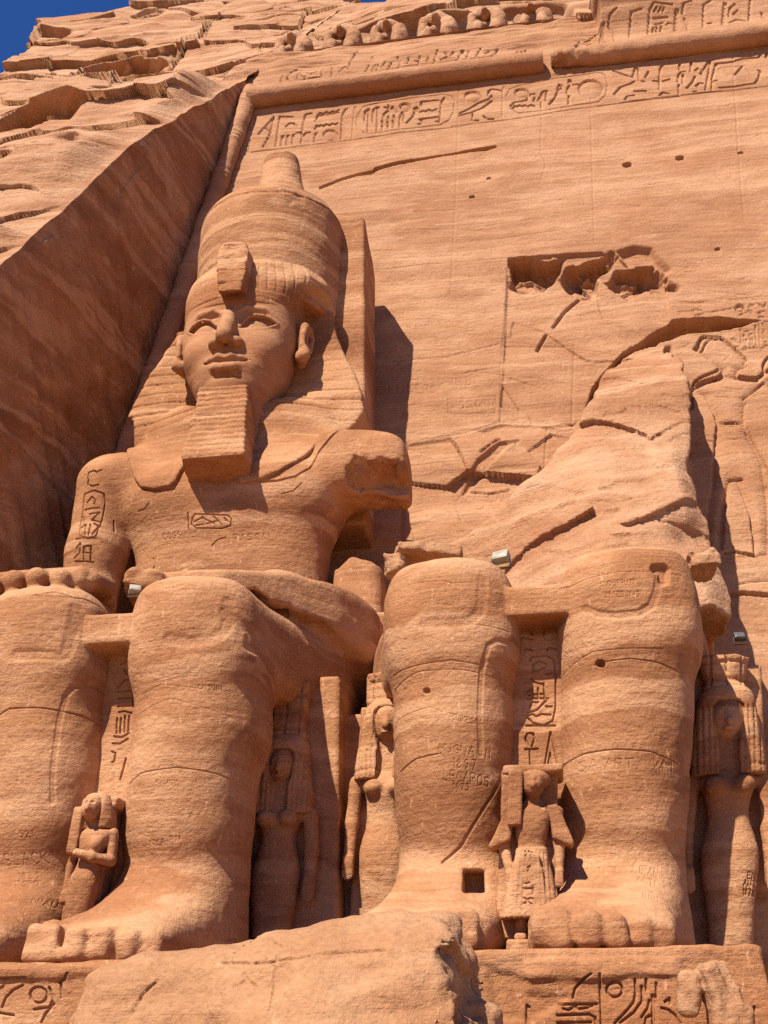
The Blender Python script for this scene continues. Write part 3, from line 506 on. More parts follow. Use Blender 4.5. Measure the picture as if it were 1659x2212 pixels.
# cornice band over the front, above the torus moulding; cavetto kept only on the right
CX0 = 4.84
zs3 = np.arange(33.7, 38.3, .035*Q); xs3 = np.arange(-9.0, 14, .04*Q); Zg = np.repeat(zs3[:, None], len(xs3), 1); X = np.repeat(xs3[None], len(zs3), 0)
P = np.stack([X, 0*X, Zg], -1); bro = ss(-.04, .04, X-CX0-.10*vn(P*np.array([1, 1, 2.]), 80))
h = bro*(.25+1.15*ss(34.9, 38.2, Zg)**1.6)-(1-bro)*(.03+.34*ss(35.0, 37.7, Zg+.25*vn(P*.8, 81)))
h += .10*fbm(P*np.array([.5, 1, 1.3]), 3, 82)*(1-.6*bro)+.07*strata(P*1.4, 2)*(1-.5*bro)
GD = src(1000, 0, 1659/1300)
top = ss(37.7, 37.9, Zg)
g = np.zeros_like(h)
for gg, sts in ((GD, [[(135, 415), (142, 370)], [(165, 400), (180, 350), (210, 325)], [(215, 400), (228, 345)], [(235, 375), (270, 395)], [(240, 350), (280, 370), (320, 355)], [(250, 400), (330, 385)], [(340, 390), (345, 330)], [(390, 385), (395, 350), (385, 310)], [(430, 360), (440, 335), (460, 320)], [(470, 335), (480, 285), (500, 240), (515, 215)], [(560, 360), (575, 310)], [(595, 350), (605, 310)], [(615, 350), (622, 310)], [(640, 330), (660, 300)], [(675, 345), (690, 310)], [(730, 340), (735, 310), (720, 280)], [(770, 315), (780, 280)], [(800, 300), (830, 305)], [(828, 330), (832, 280)], [(868, 310), (875, 285)], [(905, 315), (922, 245)], [(940, 300), (970, 280)], [(960, 260), (985, 280), (1000, 250)], [(940, 295), (1010, 285)], [(1020, 300), (1045, 240)], [(1030, 305), (1052, 240)], [(1075, 290), (1078, 245)], [(1065, 280), (1085, 285)], [(1115, 290), (1125, 255), (1140, 235)], [(1160, 260), (1180, 250)], [(1195, 280), (1210, 260), (1225, 235)], [(1320, 275), (1325, 240)], [(1340, 275), (1345, 240)], [(1358, 265), (1363, 235)], [(585, 270), (590, 255)]]),
               (GC, [[(260, 320), (270, 270)], [(285, 300), (290, 240)], [(300, 300), (360, 285), (420, 265)], [(330, 240), (370, 225), (390, 200)], [(340, 280), (380, 260)], [(360, 200), (400, 195), (410, 180)], [(440, 295), (455, 170)], [(460, 290), (470, 160)], [(500, 180), (510, 130), (560, 95)], [(500, 180), (540, 230), (550, 285)], [(655, 262), (665, 110), (740, 90)], [(790, 235), (800, 90), (830, 55), (960, 60)], [(830, 130), (930, 120)], [(830, 100), (850, 75)], [(860, 100), (880, 75)], [(890, 95), (905, 75)], [(840, 160), (900, 150)], [(920, 165), (940, 150), (970, 158)], [(820, 220), (830, 180)], [(850, 215), (855, 175)], [(880, 215), (885, 175)], [(985, 210), (990, 80)], [(1000, 205), (1005, 80)], [(1035, 100), (1045, 50), (1100, 35)], [(1080, 200), (1075, 160), (1050, 120)], [(1195, 185), (1190, 50), (1240, 25)], [(1225, 155), (1250, 150)], [(1330, 170), (1340, 30)], [(1345, 165), (1355, 30)], [(1375, 110), (1380, 60), (1420, 35)], [(1375, 155), (1430, 130), (1500, 140)], [(1410, 95), (1440, 70)], [(1525, 140), (1530, 0)], [(1635, 130), (1615, 80)]])):
    for s in sts:
        pp = [atF(*gg(x, y), FY0-(.35 if gg is GC else 0)) for x, y in s]; carve(g, X, Zg, [(p[0], p[2]) for p in pp], .035, .09)
h += g
Y = FY0+FB*Zg-h
V = np.stack([X, Y, np.minimum(Zg, 37.72+.6*(bro > .5))], -1); keep_top = top
Yt = Y+top*1.6*(1-bro)+0*keep_top; V[..., 1] = Yt
o = raw_mesh('cornice', V.reshape(-1, 3), grid_faces(len(zs3), len(xs3), True), m_wall, temple)
# rock behind and above the cornice
zs4 = np.arange(37.4, 52, .045*Q); xs4 = np.arange(0, 24, .07*Q); Zg = np.repeat(zs4[:, None], len(xs4), 1); X = edge(Zg)+xs4[None]*1.0
Y = cliff_surface(X, Zg); P = np.stack([X, 0*X, Zg], -1)
nic = ss(.9, 1.5, xs4)[None]*(1-ss(40.0, 40.4, Zg+.25*vn(P*np.array([.7, 1, 1]), 83)))*(1-ss(3.9, 4.2, X))
Y = Y*(1-nic)+(29.1+.12*fbm(P, 3, 84))*nic; Y += (1-nic)*.0
Y = np.where((X > CX0) & (Zg < 38.9), np.minimum(Y, 26.4), Y)
V = np.stack([X, Y, Zg], -1).reshape(-1, 3); F4 = grid_faces(len(zs4), len(xs4), True); N4 = vnormals(V, F4); V = V+N4*(N4[:, 1]**2*(.05*fbm(V*np.array([.8, .8, 1.8]), 4, 78)+.03*strata(V*1.2, 13)))[:, None]; o = raw_mesh('cliff_top', V, F4, m_cliff); o['kind'] = 'structure'
# ledge the baboons sit on
xs5 = np.linspace(-9, 4.9, 200); ys5 = np.linspace(27.62, 30.0, 30); Xg, Yg = np.meshgrid(xs5, ys5, indexing='ij'); P = np.stack([Xg, Yg, 0*Xg], -1)
V = np.stack([Xg, Yg, 37.70+.05*fbm(P*1.5, 3, 85)], -1).reshape(-1, 3); raw_mesh('ledge', V, grid_faces(200, 30), m_wall, temple)
# torus mouldings: along the top (broken in the middle) and down the left edge
def tube(P0, P1, r0, n=26, m=400, seed=0, rough=.02, endrag=0, rings=()):
    P0 = np.array(P0, float); P1 = np.array(P1, float); t = np.linspace(0, 1, m); d = P1-P0; L = np.sqrt(d@d); d /= L
    a = np.cross(d, [0, 1, 0]); a /= np.sqrt(a@a); b = np.cross(d, a); th = np.linspace(0, 2*pi, n, endpoint=False)
    c = P0+(P1-P0)*t[:, None]; dirs = np.cos(th)[:, None]*a+np.sin(th)[:, None]*b; pt = c[:, None, :]+0*dirs[None]
    rr = r0*(1+0*t)
    if endrag: rr = rr*(1-.55*np.exp(-t*L/endrag))
    for q in rings: rr = rr+.035*np.exp(-((t*L-q)/.07)**2)
    base = c[:, None, :]+rr[:, None, None]*dirs[None]; dr = rough*(fbm(base*2.2, 4, 90+seed)+.6*strata(base, 6))
    if endrag: dr = dr+.22*np.exp(-t*L/(endrag*1.3))[:, None]*fbm(base*2.5, 3, 95)
    V = base+dr[..., None]*dirs[None]; V = V.reshape(-1, 3); i, j = np.meshgrid(np.arange(m-1), np.arange(n), indexing='ij'); F = np.stack([i*n+j, i*n+(j+1) % n, (i+1)*n+(j+1) % n, (i+1)*n+j], -1).reshape(-1, 4)
    ce = np.stack([c[0], c[-1]]); V = np.vstack([V, ce]); k = len(V)
    e0 = np.stack([np.full(n, k-2), (np.arange(n)+1) % n, np.arange(n), np.arange(n)], -1)[:, :4]; e1 = np.stack([np.full(n, k-1), (m-1)*n+np.arange(n), (m-1)*n+(np.arange(n)+1) % n, (m-1)*n+(np.arange(n)+1) % n], -1)
    return V, F, np.concatenate([e0[:, :3], e1[:, :3]])
def tube_obj(name, parent, mat, *a, **k):
    V, F, T = tube(*a, **k); me = bpy.data.meshes.new(name); me.from_pydata(V.tolist(), [], F.tolist()+T.tolist()); me.polygons.foreach_set('use_smooth', [True]*len(F)+[False]*len(T)); me.materials.append(mat)
    o = bpy.data.objects.new(name, me); C.objects.link(o); o.parent = parent; o.matrix_parent_inverse = Matrix.Translation(-parent.location); return o
TZ = 33.93; TY = wallY(0, TZ)-.22
tube_obj('torus_moulding', temple, m_wall, (-8.45, TY, TZ), (2.58, TY, TZ), .42, seed=1)
tube_obj('torus_moulding', temple, m_wall, (2.88, TY, TZ), (14.2, TY, TZ), .42, seed=2, endrag=.8)
e0, e1 = 34.5, 6.0
tube_obj('corner_moulding', temple, m_wall, (edge(e1)+.28, wallY(0, e1)-.2, e1), (edge(e0)+.28, wallY(0, e0)-.2, e0), .31, seed=3, m=700, rings=[2.2+i*2.35+d for i in range(12) for d in (0, .22, .44)])
# ------------------------------------------------------------------ the seated colossi
def stone_disp(a=.012, b=.02, s=0, k=1.):
    def f(V, N):
        return .8*a*fbm(V*np.array([.7, .7, 1.2])*k, 3, 100+s)+b*.35*strata(V, s)+.006*fbm(V*3.5*k, 3, 101+s)
    return f
def pl(Y, pts): return [tuple(atY(u, v, Y)[[0, 2]]) for u, v in pts]
def legs(P, c, L, Rr, flat=()):
    """shins, knees, thighs, feet of one colossus; L and Rr: (z, dx, half width) down each shin, seen from the front"""
    out = None
    for s, K in ((-1, L), (1, Rr)):
        kz = [(z, c+dx, 16.95+.04*(8-z)+(.15 if z < 4.6 else 0), hw, 1.02+.20*float(ss(3.8, 6.8, np.array(z)))) for z, dx, hw in K]
        kd = np.interp(8.2, [q[0] for q in K][::-1], [q[1] for q in K][::-1]); an = K[-1]
        kz = [(2.9, c+an[1]-.02, 17.25, an[2]+.04, 1.05)]+kz
        shin = loft(P, sorted(kz), 2, 2.3, .25)
        hd = s*1.75-(.1 if s < 0 else -.1)
        th = loft(P, [(15.75, c+kd, 8.22, .98, .86), (16.3, c+kd, 8.18, 1.08, .97), (18, c+.6*kd+.4*hd, 8.30, 1.22, .93), (20, c+hd, 8.50, 1.44, .78), (23.2, c+s*1.85, 8.6, 1.5, .75)], 1, 3.6, .5)
        leg = smin(shin, th, .35)
        leg = smin(leg, ell(P, (c+kd-s*.06, 15.95, 8.42), (.66, .34, .62)), .22)            # kneecap
        ft = an[1]-.46; hx = c+ft
        foot = loft(P, [(14.75, hx, 3.03, .92, .28), (15.2, hx+.08, 3.15, .97, .42), (15.8, hx+.2, 3.25, .96, .58), (16.4, c+an[1]-.1, 3.4, .92, .85), (17.2, c+an[1], 3.5, .9, 1.0), (18.4, c+an[1], 3.3, .7, .6)], 1, 2.7, .15)
        leg = smin(leg, foot, .45)
        x0 = hx+s*(-.9); wd = [.275, .17, .165, .15, .13]; x = x0; gap = .02
        for i, wt in enumerate(wd):
            cx = x+s*wt; fy = [14.52, 14.50, 14.58, 14.68, 14.85][i]; tz = [.265, .225, .215, .20, .18][i]
            toe = box(P, (cx, fy+.44, 2.84+tz), (wt*.96, .45, tz), .10, rotm(-7, 0, 0)); toe = np.minimum(toe, box(P, (cx, fy+.75, 2.84+tz*1.7), (wt*.8, .40, tz*.35), .08, rotm(-14, 0, 0)))+.035*fbm(P*3.1, 2, 36)
            leg = smin(leg, toe, .07); x += s*(2*wt+gap)
        out = leg if out is None else np.minimum(out, leg)
    return out
def kneemarks(V, N, c, L, Rr):
    r = np.zeros(len(V))
    return r
PL1 = [(9.0, -1.72, .86), (8.4, -1.70, 1.02), (7.6, -1.63, 1.07), (6.7, -1.52, 1.06), (5.9, -1.47, 1.03), (5.1, -1.50, .98), (4.3, -1.53, .92), (3.8, -1.55, .90)]
PR1 = [(9.0, 1.02, .88), (8.4, 1.06, 1.04), (7.57, 1.15, 1.14), (6.6, 1.16, 1.15), (5.8, 1.05, 1.05), (5.0, 1.02, 1.03), (4.3, .98, 1.0), (3.8, .93, 1.0)]
PL2 = [(9.0, -1.46, .86), (8.3, -1.47, 1.05), (7.3, -1.49, 1.04), (6.4, -1.51, 1.01), (5.6, -1.57, .97), (4.86, -1.59, .91), (4.2, -1.59, .85), (3.8, -1.60, .84)]
PR2 = [(9.0, 1.55, .90), (8.1, 1.46, 1.11), (7.2, 1.35, 1.10), (6.2, 1.22, 1.07), (5.5, 1.11, 1.04), (4.8, 1.0, 1.0), (4.1, .91, .96), (3.7, .85, .95)]
C1, C2 = -6.58, .42
def torso(P, c):
    t = loft(P, [(8.2, c, 22.1, 2.75, 1.35), (9.5, c, 22.1, 2.5, 1.2), (11.2, c, 22.05, 2.28, 1.1), (12.4, c, 22.0, 2.36, 1.12), (13.2, c, 21.95, 2.65, 1.22), (14.0, c, 21.95, 2.95, 1.15), (14.8, c, 22.0, 3.2, .95), (15.3, c, 22.1, 2.7, .8), (15.9, c, 22.2, 1.6, .75), (16.4, c, 22.2, 1.1, .8)], 2, 2.7, .2)
    for s in (-1, 1):
        t = smin(t, ell(P, (c+s*1.25, 21.35, 13.75), (1.35, .68, .75)), .35)
        t = smin(t, ell(P, (c+s*3.0, 21.8, 14.5), (1.05, .95, .88)), .4)
    return t
def colossus_body(P):
    c = C1; d = torso(P, c)
    la = chain(P, [(c-3.22, 21.7, 14.5), (c-3.3, 21.6, 12.6), (c-3.3, 21.5, 10.3)], [.78, .70, .62], .3)
    la = smin(la, chain(P, [(c-3.3, 21.4, 10.1), (c-2.6, 19, 9.75), (c-1.95, 17.2, 9.5)], [.66, .55, .42], .25), .2)
    d = np.minimum(smin(d, la, .12), 9)
    hand = box(P, (c-1.85, 16.85, 9.42), (.95, .8, .22), .18)
    for i in range(5):
        x = c-2.62+i*.43; hand = smin(hand, cap(P, (x, 16.9, 9.50), (x-.03, [16.05, 15.98, 15.98, 16.05, 16.35][i], [9.30, 9.34, 9.36, 9.34, 9.40][i]), .22, .19), .05)
    d = smin(d, hand, .12)
    # the other arm: shoulder stump torn off below, elbow piece, forearm lying on the thigh with a torn hand
    st = loft(P, [(c+2.2, 21.85, 14.45, 1.0, .92), (c+3.1, 21.8, 14.42, 1.0, .88), (c+3.9, 21.7, 14.30, .95, .82), (c+4.35, 21.7, 14.2, .85, .70)], 0, 3.6, .22)
    cut = (P[..., 2]-13.62)-.35*(P[..., 0]-c-3.4)*-.3+.16*fbm(P*1.3, 3, 31)+.25*(21.6-P[..., 1]); st = smax(st, -cut, .12)
    bite = box(P, (c+4.0, 20.25, 13.25), (1.05, .95, 1.1), .06, rotm(-24, 14, 6)); st = smax(st, -bite-.10*fbm(P*1.6, 3, 32)-.10*facets(P[..., 0], P[..., 2], .8, .5, 37), .05)
    d = smin(d, st, .2)
    el = loft(P, [(9.6, c+3.05, 21.75, .72, .75), (10.4, c+3.05, 21.8, .66, .66), (11.4, c+3.1, 21.95, .60, .58), (12.6, c+3.1, 22.1, .58, .55)], 2, 3, .1); el = smax(el, P[..., 2]-11.95+.45*np.abs(P[..., 0]-c-2.9)-.22*fbm(P*1.2, 3, 33), .06)
    # forearm and the block of the seat arm behind it, broken away along a ragged diagonal below
    fa = loft(P, [(16.7, c+.6, 9.40, .72, .26), (17.6, c+1.3, 9.55, .95, .38), (18.8, c+2.1, 9.58, 1.15, .56), (20.2, c+2.65, 9.38, 1.12, .80), (22.6, c+2.75, 9.2, 1.15, .98)], 1, 7, .10)
    rag = P[..., 2]-9.36+.36*(P[..., 1]-17.6)*np.where(P[..., 1] > 17.6, 1, .2)+.20*fbm(P*np.array([1.6, 1.6, 2]), 4, 34); fa = smax(fa, -rag, .04)
    fa = smin(fa, ell(P, (c+2.1, 18.9, 9.95), (.55, 1.2, .22)), .2)
    d = np.minimum(d, smin(el, fa, .12))
    hb = box(P, (c+.40, 17.0, 9.38), (.85, .65, .14), .04, rotm(4, 6, 8)); hb = np.minimum(hb, box(P, (c+.25, 17.4, 9.62), (.55, .4, .10), .03, rotm(2, -14, -14))); d = np.minimum(d, hb+.09*fbm(P*2, 3, 35))
    d = smin(d, legs(P, c, PL1, PR1), .15)
    kilt = box(P, (c-.32, 19.0, 8.28), (.95, 3.1, .27), .05); d = np.minimum(d, kilt)
    return d
C1M = pl(15.9, [(0, 0)])
gA = src(0, 2200, 1659/1512)
def G(Y, g, *sts): return [pl(Y, [g(*p) for p in s]) for s in sts]
gK = src(1512, 2200, 1659/1512); gF = src(0, 3032, 1659/1512); gK3 = src(1512, 3032, 1659/1512)
marks1 = [(G(15.9, gA, [(338, 225), (340, 270), (325, 330), (300, 420), (285, 440)], [(100, 440), (200, 435), (285, 440)]), .09, .02), (G(16.0, gA, [(440, 525), (370, 530), (320, 555), (290, 600), (270, 680), (250, 800), (230, 950), (222, 1050)]), .04, .018),
          (G(15.8, gA, [(990, 190), (995, 260), (975, 320), (930, 355), (830, 372), (740, 362)]), .09, .02), (G(16.0, gA, [(990, 255), (1050, 290), (1085, 310), (1080, 380)]), .08, .025), (G(16.1, gA, [(545, 965), (620, 935), (780, 918), (950, 932), (1080, 985)]), .010, .014),
          (G(16.0, gA, [(0, 690), (60, 665), (180, 660), (340, 668), (440, 690)]), .015, .02), (G(15.9, gA, [(170, 190), (260, 165), (330, 178), (360, 170), (420, 178)]), .010, .014), (G(16.1, gA, [(720, 545), (800, 530)], [(620, 600), (720, 570), (900, 590)], [(600, 680), (760, 630), (1000, 690)]), .012, .006)]
for s, a, b, h_, gg, Y in (('BLACK', (15, 410), (205, 395), 48, gF, 16.1), ('1829', (70, 470), (165, 460), 28, gF, 16.1), ('T SPO', (60, 505), (160, 498), 26, gF, 16.1), ('KUIBONAU', (65, 570), (230, 590), 26, gF, 16.1), ('1896', (735, 305), (790, 303), 18, gF, 16.1), ('NKA', (650, 330), (720, 325), 26, gF, 16.1), ('SAVOY', (690, 80), (790, 78), 22, gF, 16.1), ('521', (95, 295), (160, 290), 26, gF, 16.1), ('CAMPINI', (880, 590), (980, 585), 18, gA, 16.1), ('COCHEME', (700, 385), (850, 382), 18, gA, 20.9)):
    marks1.append((G(Y, gg, *text(s, a, b, h_)), .008, .010))
gS = src(0, 1000, 1659/1512)
marks1 += [(G(20.8, gS, [(585, 960), (600, 1000), (640, 1030), (700, 1040), (760, 1030), (780, 990), (795, 930), (805, 910)], [(1130, 1000), (1200, 995), (1280, 970), (1340, 920), (1375, 850), (1420, 800), (1460, 740)]), .024, .045),
           (G(20.9, gS, [(820, 1130), (818, 1200)], [(838, 1150), (830, 1175), (850, 1190), (960, 1190), (1000, 1180), (1005, 1155), (990, 1140), (850, 1135), (838, 1150)], [(845, 1165), (880, 1150), (930, 1172)], [(850, 1180), (900, 1172), (950, 1160)], [(930, 1145), (960, 1175)], [(880, 1145), (890, 1180)], [(975, 1150), (990, 1165), (980, 1160)]), .015, .035),
           (G(21.1, gS, [(390, 985), (395, 960), (420, 955), (435, 965)], [(395, 990), (390, 1010), (410, 1020), (440, 1015)], [(430, 965), (455, 955)], [(375, 1050), (420, 1038), (460, 1050), (465, 1080), (450, 1160), (430, 1235), (400, 1250), (365, 1240), (358, 1200), (370, 1100), (375, 1050)], [(390, 1090), (410, 1065), (425, 1080), (420, 1095)], [(380, 1120), (440, 1110)], [(400, 1140), (440, 1130), (410, 1165), (440, 1170)], [(370, 1150), (380, 1180)], [(365, 1200), (385, 1185), (385, 1235)], [(405, 1185), (400, 1235)], [(420, 1180), (440, 1190), (415, 1230)], [(345, 1250), (430, 1245)],
              [(345, 1290), (365, 1270), (360, 1310), (335, 1330)], [(380, 1285), (410, 1280), (405, 1340)], [(375, 1310), (412, 1308)], [(340, 1345), (415, 1345)], [(380, 1285), (378, 1345)], [(490, 1150), (492, 1195)]), .017, .05),
           (G(21.6, src(1300, 2000, 1659/1512), [(225, 98), (228, 185)], [(225, 98), (250, 85), (262, 100)], [(245, 120), (300, 110)], [(250, 150), (300, 140)], [(285, 90), (300, 160)], [(210, 185), (300, 190)]), .018, .05),
           (G(20.9, gS, [(600, 1115), (630, 1112), (652, 1092)], [(1225, 1055), (1275, 1040), (1310, 1005)], [(915, 1260), (940, 1235), (975, 1225)], [(640, 1350), (660, 1330), (650, 1300)]), .014, .025), (G(20.9, gS, *text('COSSILLI', (700, 1230), (860, 1222), 26), *text('PASCAL', (1010, 1240), (1190, 1230), 26)), .008, .014)]
def disp1(V, N):
    r = stone_disp(.014, .022, 1)(V, N)
    th = (V[:, 0] > C1+1.9) & (V[:, 2] < 8.6) & (V[:, 2] > 7.2) & (V[:, 1] > 17) & (V[:, 1] < 21) & (N[:, 0] > .3); r -= .012*th*(np.abs(((V[:, 2]-.12*(V[:, 1]-17))/.10 % 1)-.5) < .16)
    lower = V[:, 2] < 9.0; r += -.010*lower*np.clip(vn(V*np.array([3, 3, 5.]), 44)-.25, 0, 1)
    # nicked bed lines across the shins, worn chest
    return r+.01*(V[:, 2] > 10)*fbm(V*1.1, 3, 45)
col1 = thing('seated_colossus', 'complete seated king colossus with face, tall crown and square beard, beside the cliff cut', 'colossus', (C1, 18, 2.85), 'seated colossi along the temple front')
nets('body', colossus_body, (-11.4, 14.2, 2.80), (-1.6, 23.4, 16.6), .036, m_statue, col1, disp1, fine=marks1, kf=4)
def throne(P, c, off=0):
    d = box(P, (c, 21.2, 5.4), (3.25, 2.6, 2.75), .06)
    d = np.minimum(d, box(P, (c-.25, 18.5, 5.4), (1.0, 1.7, 2.72), .04)); d = np.minimum(d, np.minimum(box(P, (c+3.5, 21.8, 5.2), (1.2, 2.5, 2.4), .05), box(P, (c+3.4, 22.9, 6.6), (1.3, 1.6, 3.8), .05))); d = np.minimum(d, box(P, (c+.05, 20.4, 4.6), (2.6, 1.2, 2.0), .05))
    d = np.minimum(d, box(P, (c, 22.2, 8.2), (3.45, 1.2, 2.2), .06))
    return d
GAPY = 16.62
gap1 = G(GAPY, gA, [(520, 375), (545, 360), (575, 380), (560, 415), (530, 412), (520, 375)], [(525, 455), (570, 430), (615, 400)], [(510, 560), (540, 525), (600, 520)], [(510, 575), (570, 570)], [(515, 605), (570, 600)], [(510, 640), (575, 635)], [(580, 545), (575, 640)], [(515, 665), (540, 660), (570, 668)], [(508, 690), (505, 755)], [(525, 690), (520, 755)], [(542, 680), (540, 750)], [(560, 680), (555, 750)], [(495, 770), (530, 772), (560, 755)], [(488, 800), (520, 800), (555, 780)], [(485, 835), (500, 840), (495, 875), (485, 880)], [(520, 955), (545, 865)], [(575, 480), (600, 490)], [(540, 480), (550, 500)])
nets('throne', lambda P: throne(P, C1), (-10.2, 16.5, 2.75), (-1.7, 23.5, 10.5), .055, m_statue, col1, stone_disp(.008, .012, 3))
nets('inscribed_panel', lambda P: box(P, (C1-.3, 16.9, 5.5), (.9, .30, 2.6), .03), (C1-1.3, 16.5, 2.8), (C1+.7, 17.3, 8.2), .03, m_statue, col1, stone_disp(.008, .012, 3), fine=[(gap1, .014, .045)], kf=4)
# ------------------------------------------------------------------ head and regalia of the complete colossus
HX = C1-.04
def head_sdf(P):
    q = P-np.array([HX, 0, 0]); s = np.stack([np.abs(q[..., 0]), q[..., 1], q[..., 2]], -1)
    d = loft(q, [(15.9, 0, 21.7, .75, .95), (16.35, 0, 21.6, .86, 1.08), (16.75, 0, 21.6, 1.06, 1.16), (17.3, 0, 21.62, 1.3, 1.20), (18.0, 0, 21.65, 1.47, 1.19), (18.6, 0, 21.68, 1.53, 1.2), (19.2, 0, 21.7, 1.52, 1.22), (20.2, 0, 21.8, 1.45, 1.15)], 2, 2.35, .2)
    d = smin(d, cap(q, (0, 21.9, 16.6), (0, 22.0, 14.4), .98, 1.1), .2)
    d = smin(d, ell(s, (.72, 20.93, 17.72), (.48, .42, .44)), .28)                                   # cheeks
    d = smin(d, ell(q, (0, 20.72, 16.58), (.42, .27, .27)), .18)                                     # chin
    d = smin(d, ell(q, (0, 20.68, 17.08), (.68, .30, .36)), .2)                                      # muzzle
    d = smax(d, -ell(s, (.37, 20.30, 18.46), (.25, .24, .30)), .14); d = smax(d, -ell(s, (.78, 20.40, 18.66), (.5, .26, .09)), .10)   # sockets
    d = smin(d, chain(q, [(0, 20.50, 18.62), (0, 20.30, 18.15), (0, 20.13, 17.72)], [.18, .185, .215], .1), .14)
    d = smin(d, ell(s, (.25, 20.37, 17.64), (.215, .21, .155)), .07)                                   # nose wings
    d = smax(d, -ell(s, (.15, 20.22, 17.50), (.07, .12, .07)), .03)
    d = smin(d, chain(s, [(.18, 20.51, 18.68), (.45, 20.50, 18.84), (.85, 20.64, 18.84), (1.26, 20.98, 18.62)], [.035, .055, .05, .03], .05), .07)  # brows
    ex, ez = s[..., 0], s[..., 2]
    alm = poly2(ex, ez, [(.25, 18.20), (.36, 18.36), (.50, 18.49), (.66, 18.55), (.84, 18.56), (1.0, 18.54), (1.16, 18.46), (1.02, 18.30), (.86, 18.21), (.70, 18.17), (.5, 18.16), (.36, 18.17)])
    bulge = .09*np.exp(-((ex-.70)/.24)**2-((ez-18.33)/.20)**2); dep = .045+.075*np.clip((ez-18.16)/.40, 0, 1)-bulge
    d = np.maximum(d, np.minimum(-alm, d+dep))
    rim = chain(s, [(.24, 20.56, 18.21), (.36, 20.51, 18.38), (.50, 20.50, 18.52), (.68, 20.52, 18.585), (.85, 20.58, 18.59), (1.02, 20.68, 18.56), (1.20, 20.82, 18.47)], [.02, .03, .035, .038, .038, .035, .025], .02)
    rim2 = chain(s, [(.24, 20.56, 18.19), (.46, 20.53, 18.14), (.70, 20.55, 18.145), (.90, 20.63, 18.20), (1.18, 20.80, 18.42)], [.02, .022, .024, .024, .024], .02)
    d = smin(d, np.minimum(rim, rim2), .03)
    # lips: full, corners drilled, faint smile
    up = chain(s, [(0, 20.34, 17.17), (.16, 20.33, 17.21), (.38, 20.44, 17.20), (.64, 20.66, 17.20)], [.095, .105, .085, .03], .05)
    lo = chain(s, [(0, 20.36, 16.91), (.22, 20.39, 16.925), (.46, 20.53, 17.03), (.60, 20.66, 17.14)], [.135, .125, .08, .02], .06)
    d = smin(smin(d, up, .045), lo, .045)
    d = smax(d, -chain(s, [(0, 20.25, 17.065), (.25, 20.28, 17.07), (.48, 20.44, 17.12), (.66, 20.61, 17.19)], [.024, .024, .028, .04]), .03)
    d = smax(d, -cap(q, (-.06, 20.28, 17.38), (-.04, 20.33, 17.52), .05, .045), .06); d = smax(d, -ell(s, (.0, 20.42, 16.72), (.36, .1, .06)), .08)
    # ears
    m = rotm(-8, 0, 0); s = np.stack([np.where(q[..., 0] < 0, s[..., 0]+.14, s[..., 0]), s[..., 1]-.06, s[..., 2]], -1); er = box(s, (1.68, 21.58, 18.32), (.14, .33, .62), .15, rotm(-6, 0, 28)); er = smin(er, ell(s, (1.66, 21.44, 17.86), (.15, .17, .18)), .08)
    rimE = chain(s, [(1.72, 21.30, 18.15), (1.75, 21.30, 18.5), (1.78, 21.42, 18.80), (1.85, 21.62, 18.84), (1.89, 21.74, 18.6), (1.85, 21.68, 18.2), (1.76, 21.5, 17.88)], [.06, .07, .07, .07, .07, .065, .07], .03)
    er = smax(er, -ell(s, (1.86, 21.40, 18.38), (.14, .17, .36), rotm(-6, 0, 28)), .06); er = smin(er, rimE, .05); er = smin(er, chain(s, [(1.74, 21.36, 18.1), (1.79, 21.48, 18.35), (1.80, 21.42, 18.6)], [.05, .05, .04]), .04)
    return np.minimum(d, er)
def head_disp(V, N):
    r = .010*fbm(V*np.array([.8, .8, 1.6]), 3, 110)+.010*strata(V, 4)+.004*fbm(V*5, 3, 111)
    holes = ell(V, (HX-.30, 20.40, 16.80), (.06, .2, .05)) < 0; holes |= ell(V, (HX+.36, 20.45, 16.80), (.06, .2, .05)) < 0
    return r-.05*holes
nets('head', head_sdf, (HX-2.2, 19.9, 14.4), (HX+2.2, 23.2, 20.3), .030, m_face, col1, head_disp)
def wing_poly(sgn):
    if sgn > 0: return [(1.2, 19.6), (1.75, 20.1), (2.19, 20.42), (2.36, 19.7), (2.50, 18.9), (2.74, 18.2), (3.0, 17.6), (3.2, 16.9), (3.27, 16.3), (3.05, 15.9), (2.6, 15.4), (2.2, 14.9), (.8, 14.9), (.7, 17)]
    return [(-1.2, 19.6), (-1.48, 20.2), (-1.62, 20.2), (-1.66, 19.72), (-1.74, 19.62), (-2.0, 19.6), (-2.06, 19.3), (-2.28, 18.9), (-2.34, 18.7), (-2.62, 18.2), (-2.9, 17.3), (-3.05, 16.75), (-2.86, 16.6), (-2.80, 16.2), (-2.7, 15.4), (-2.3, 14.9), (-.8, 14.9), (-.7, 17)]
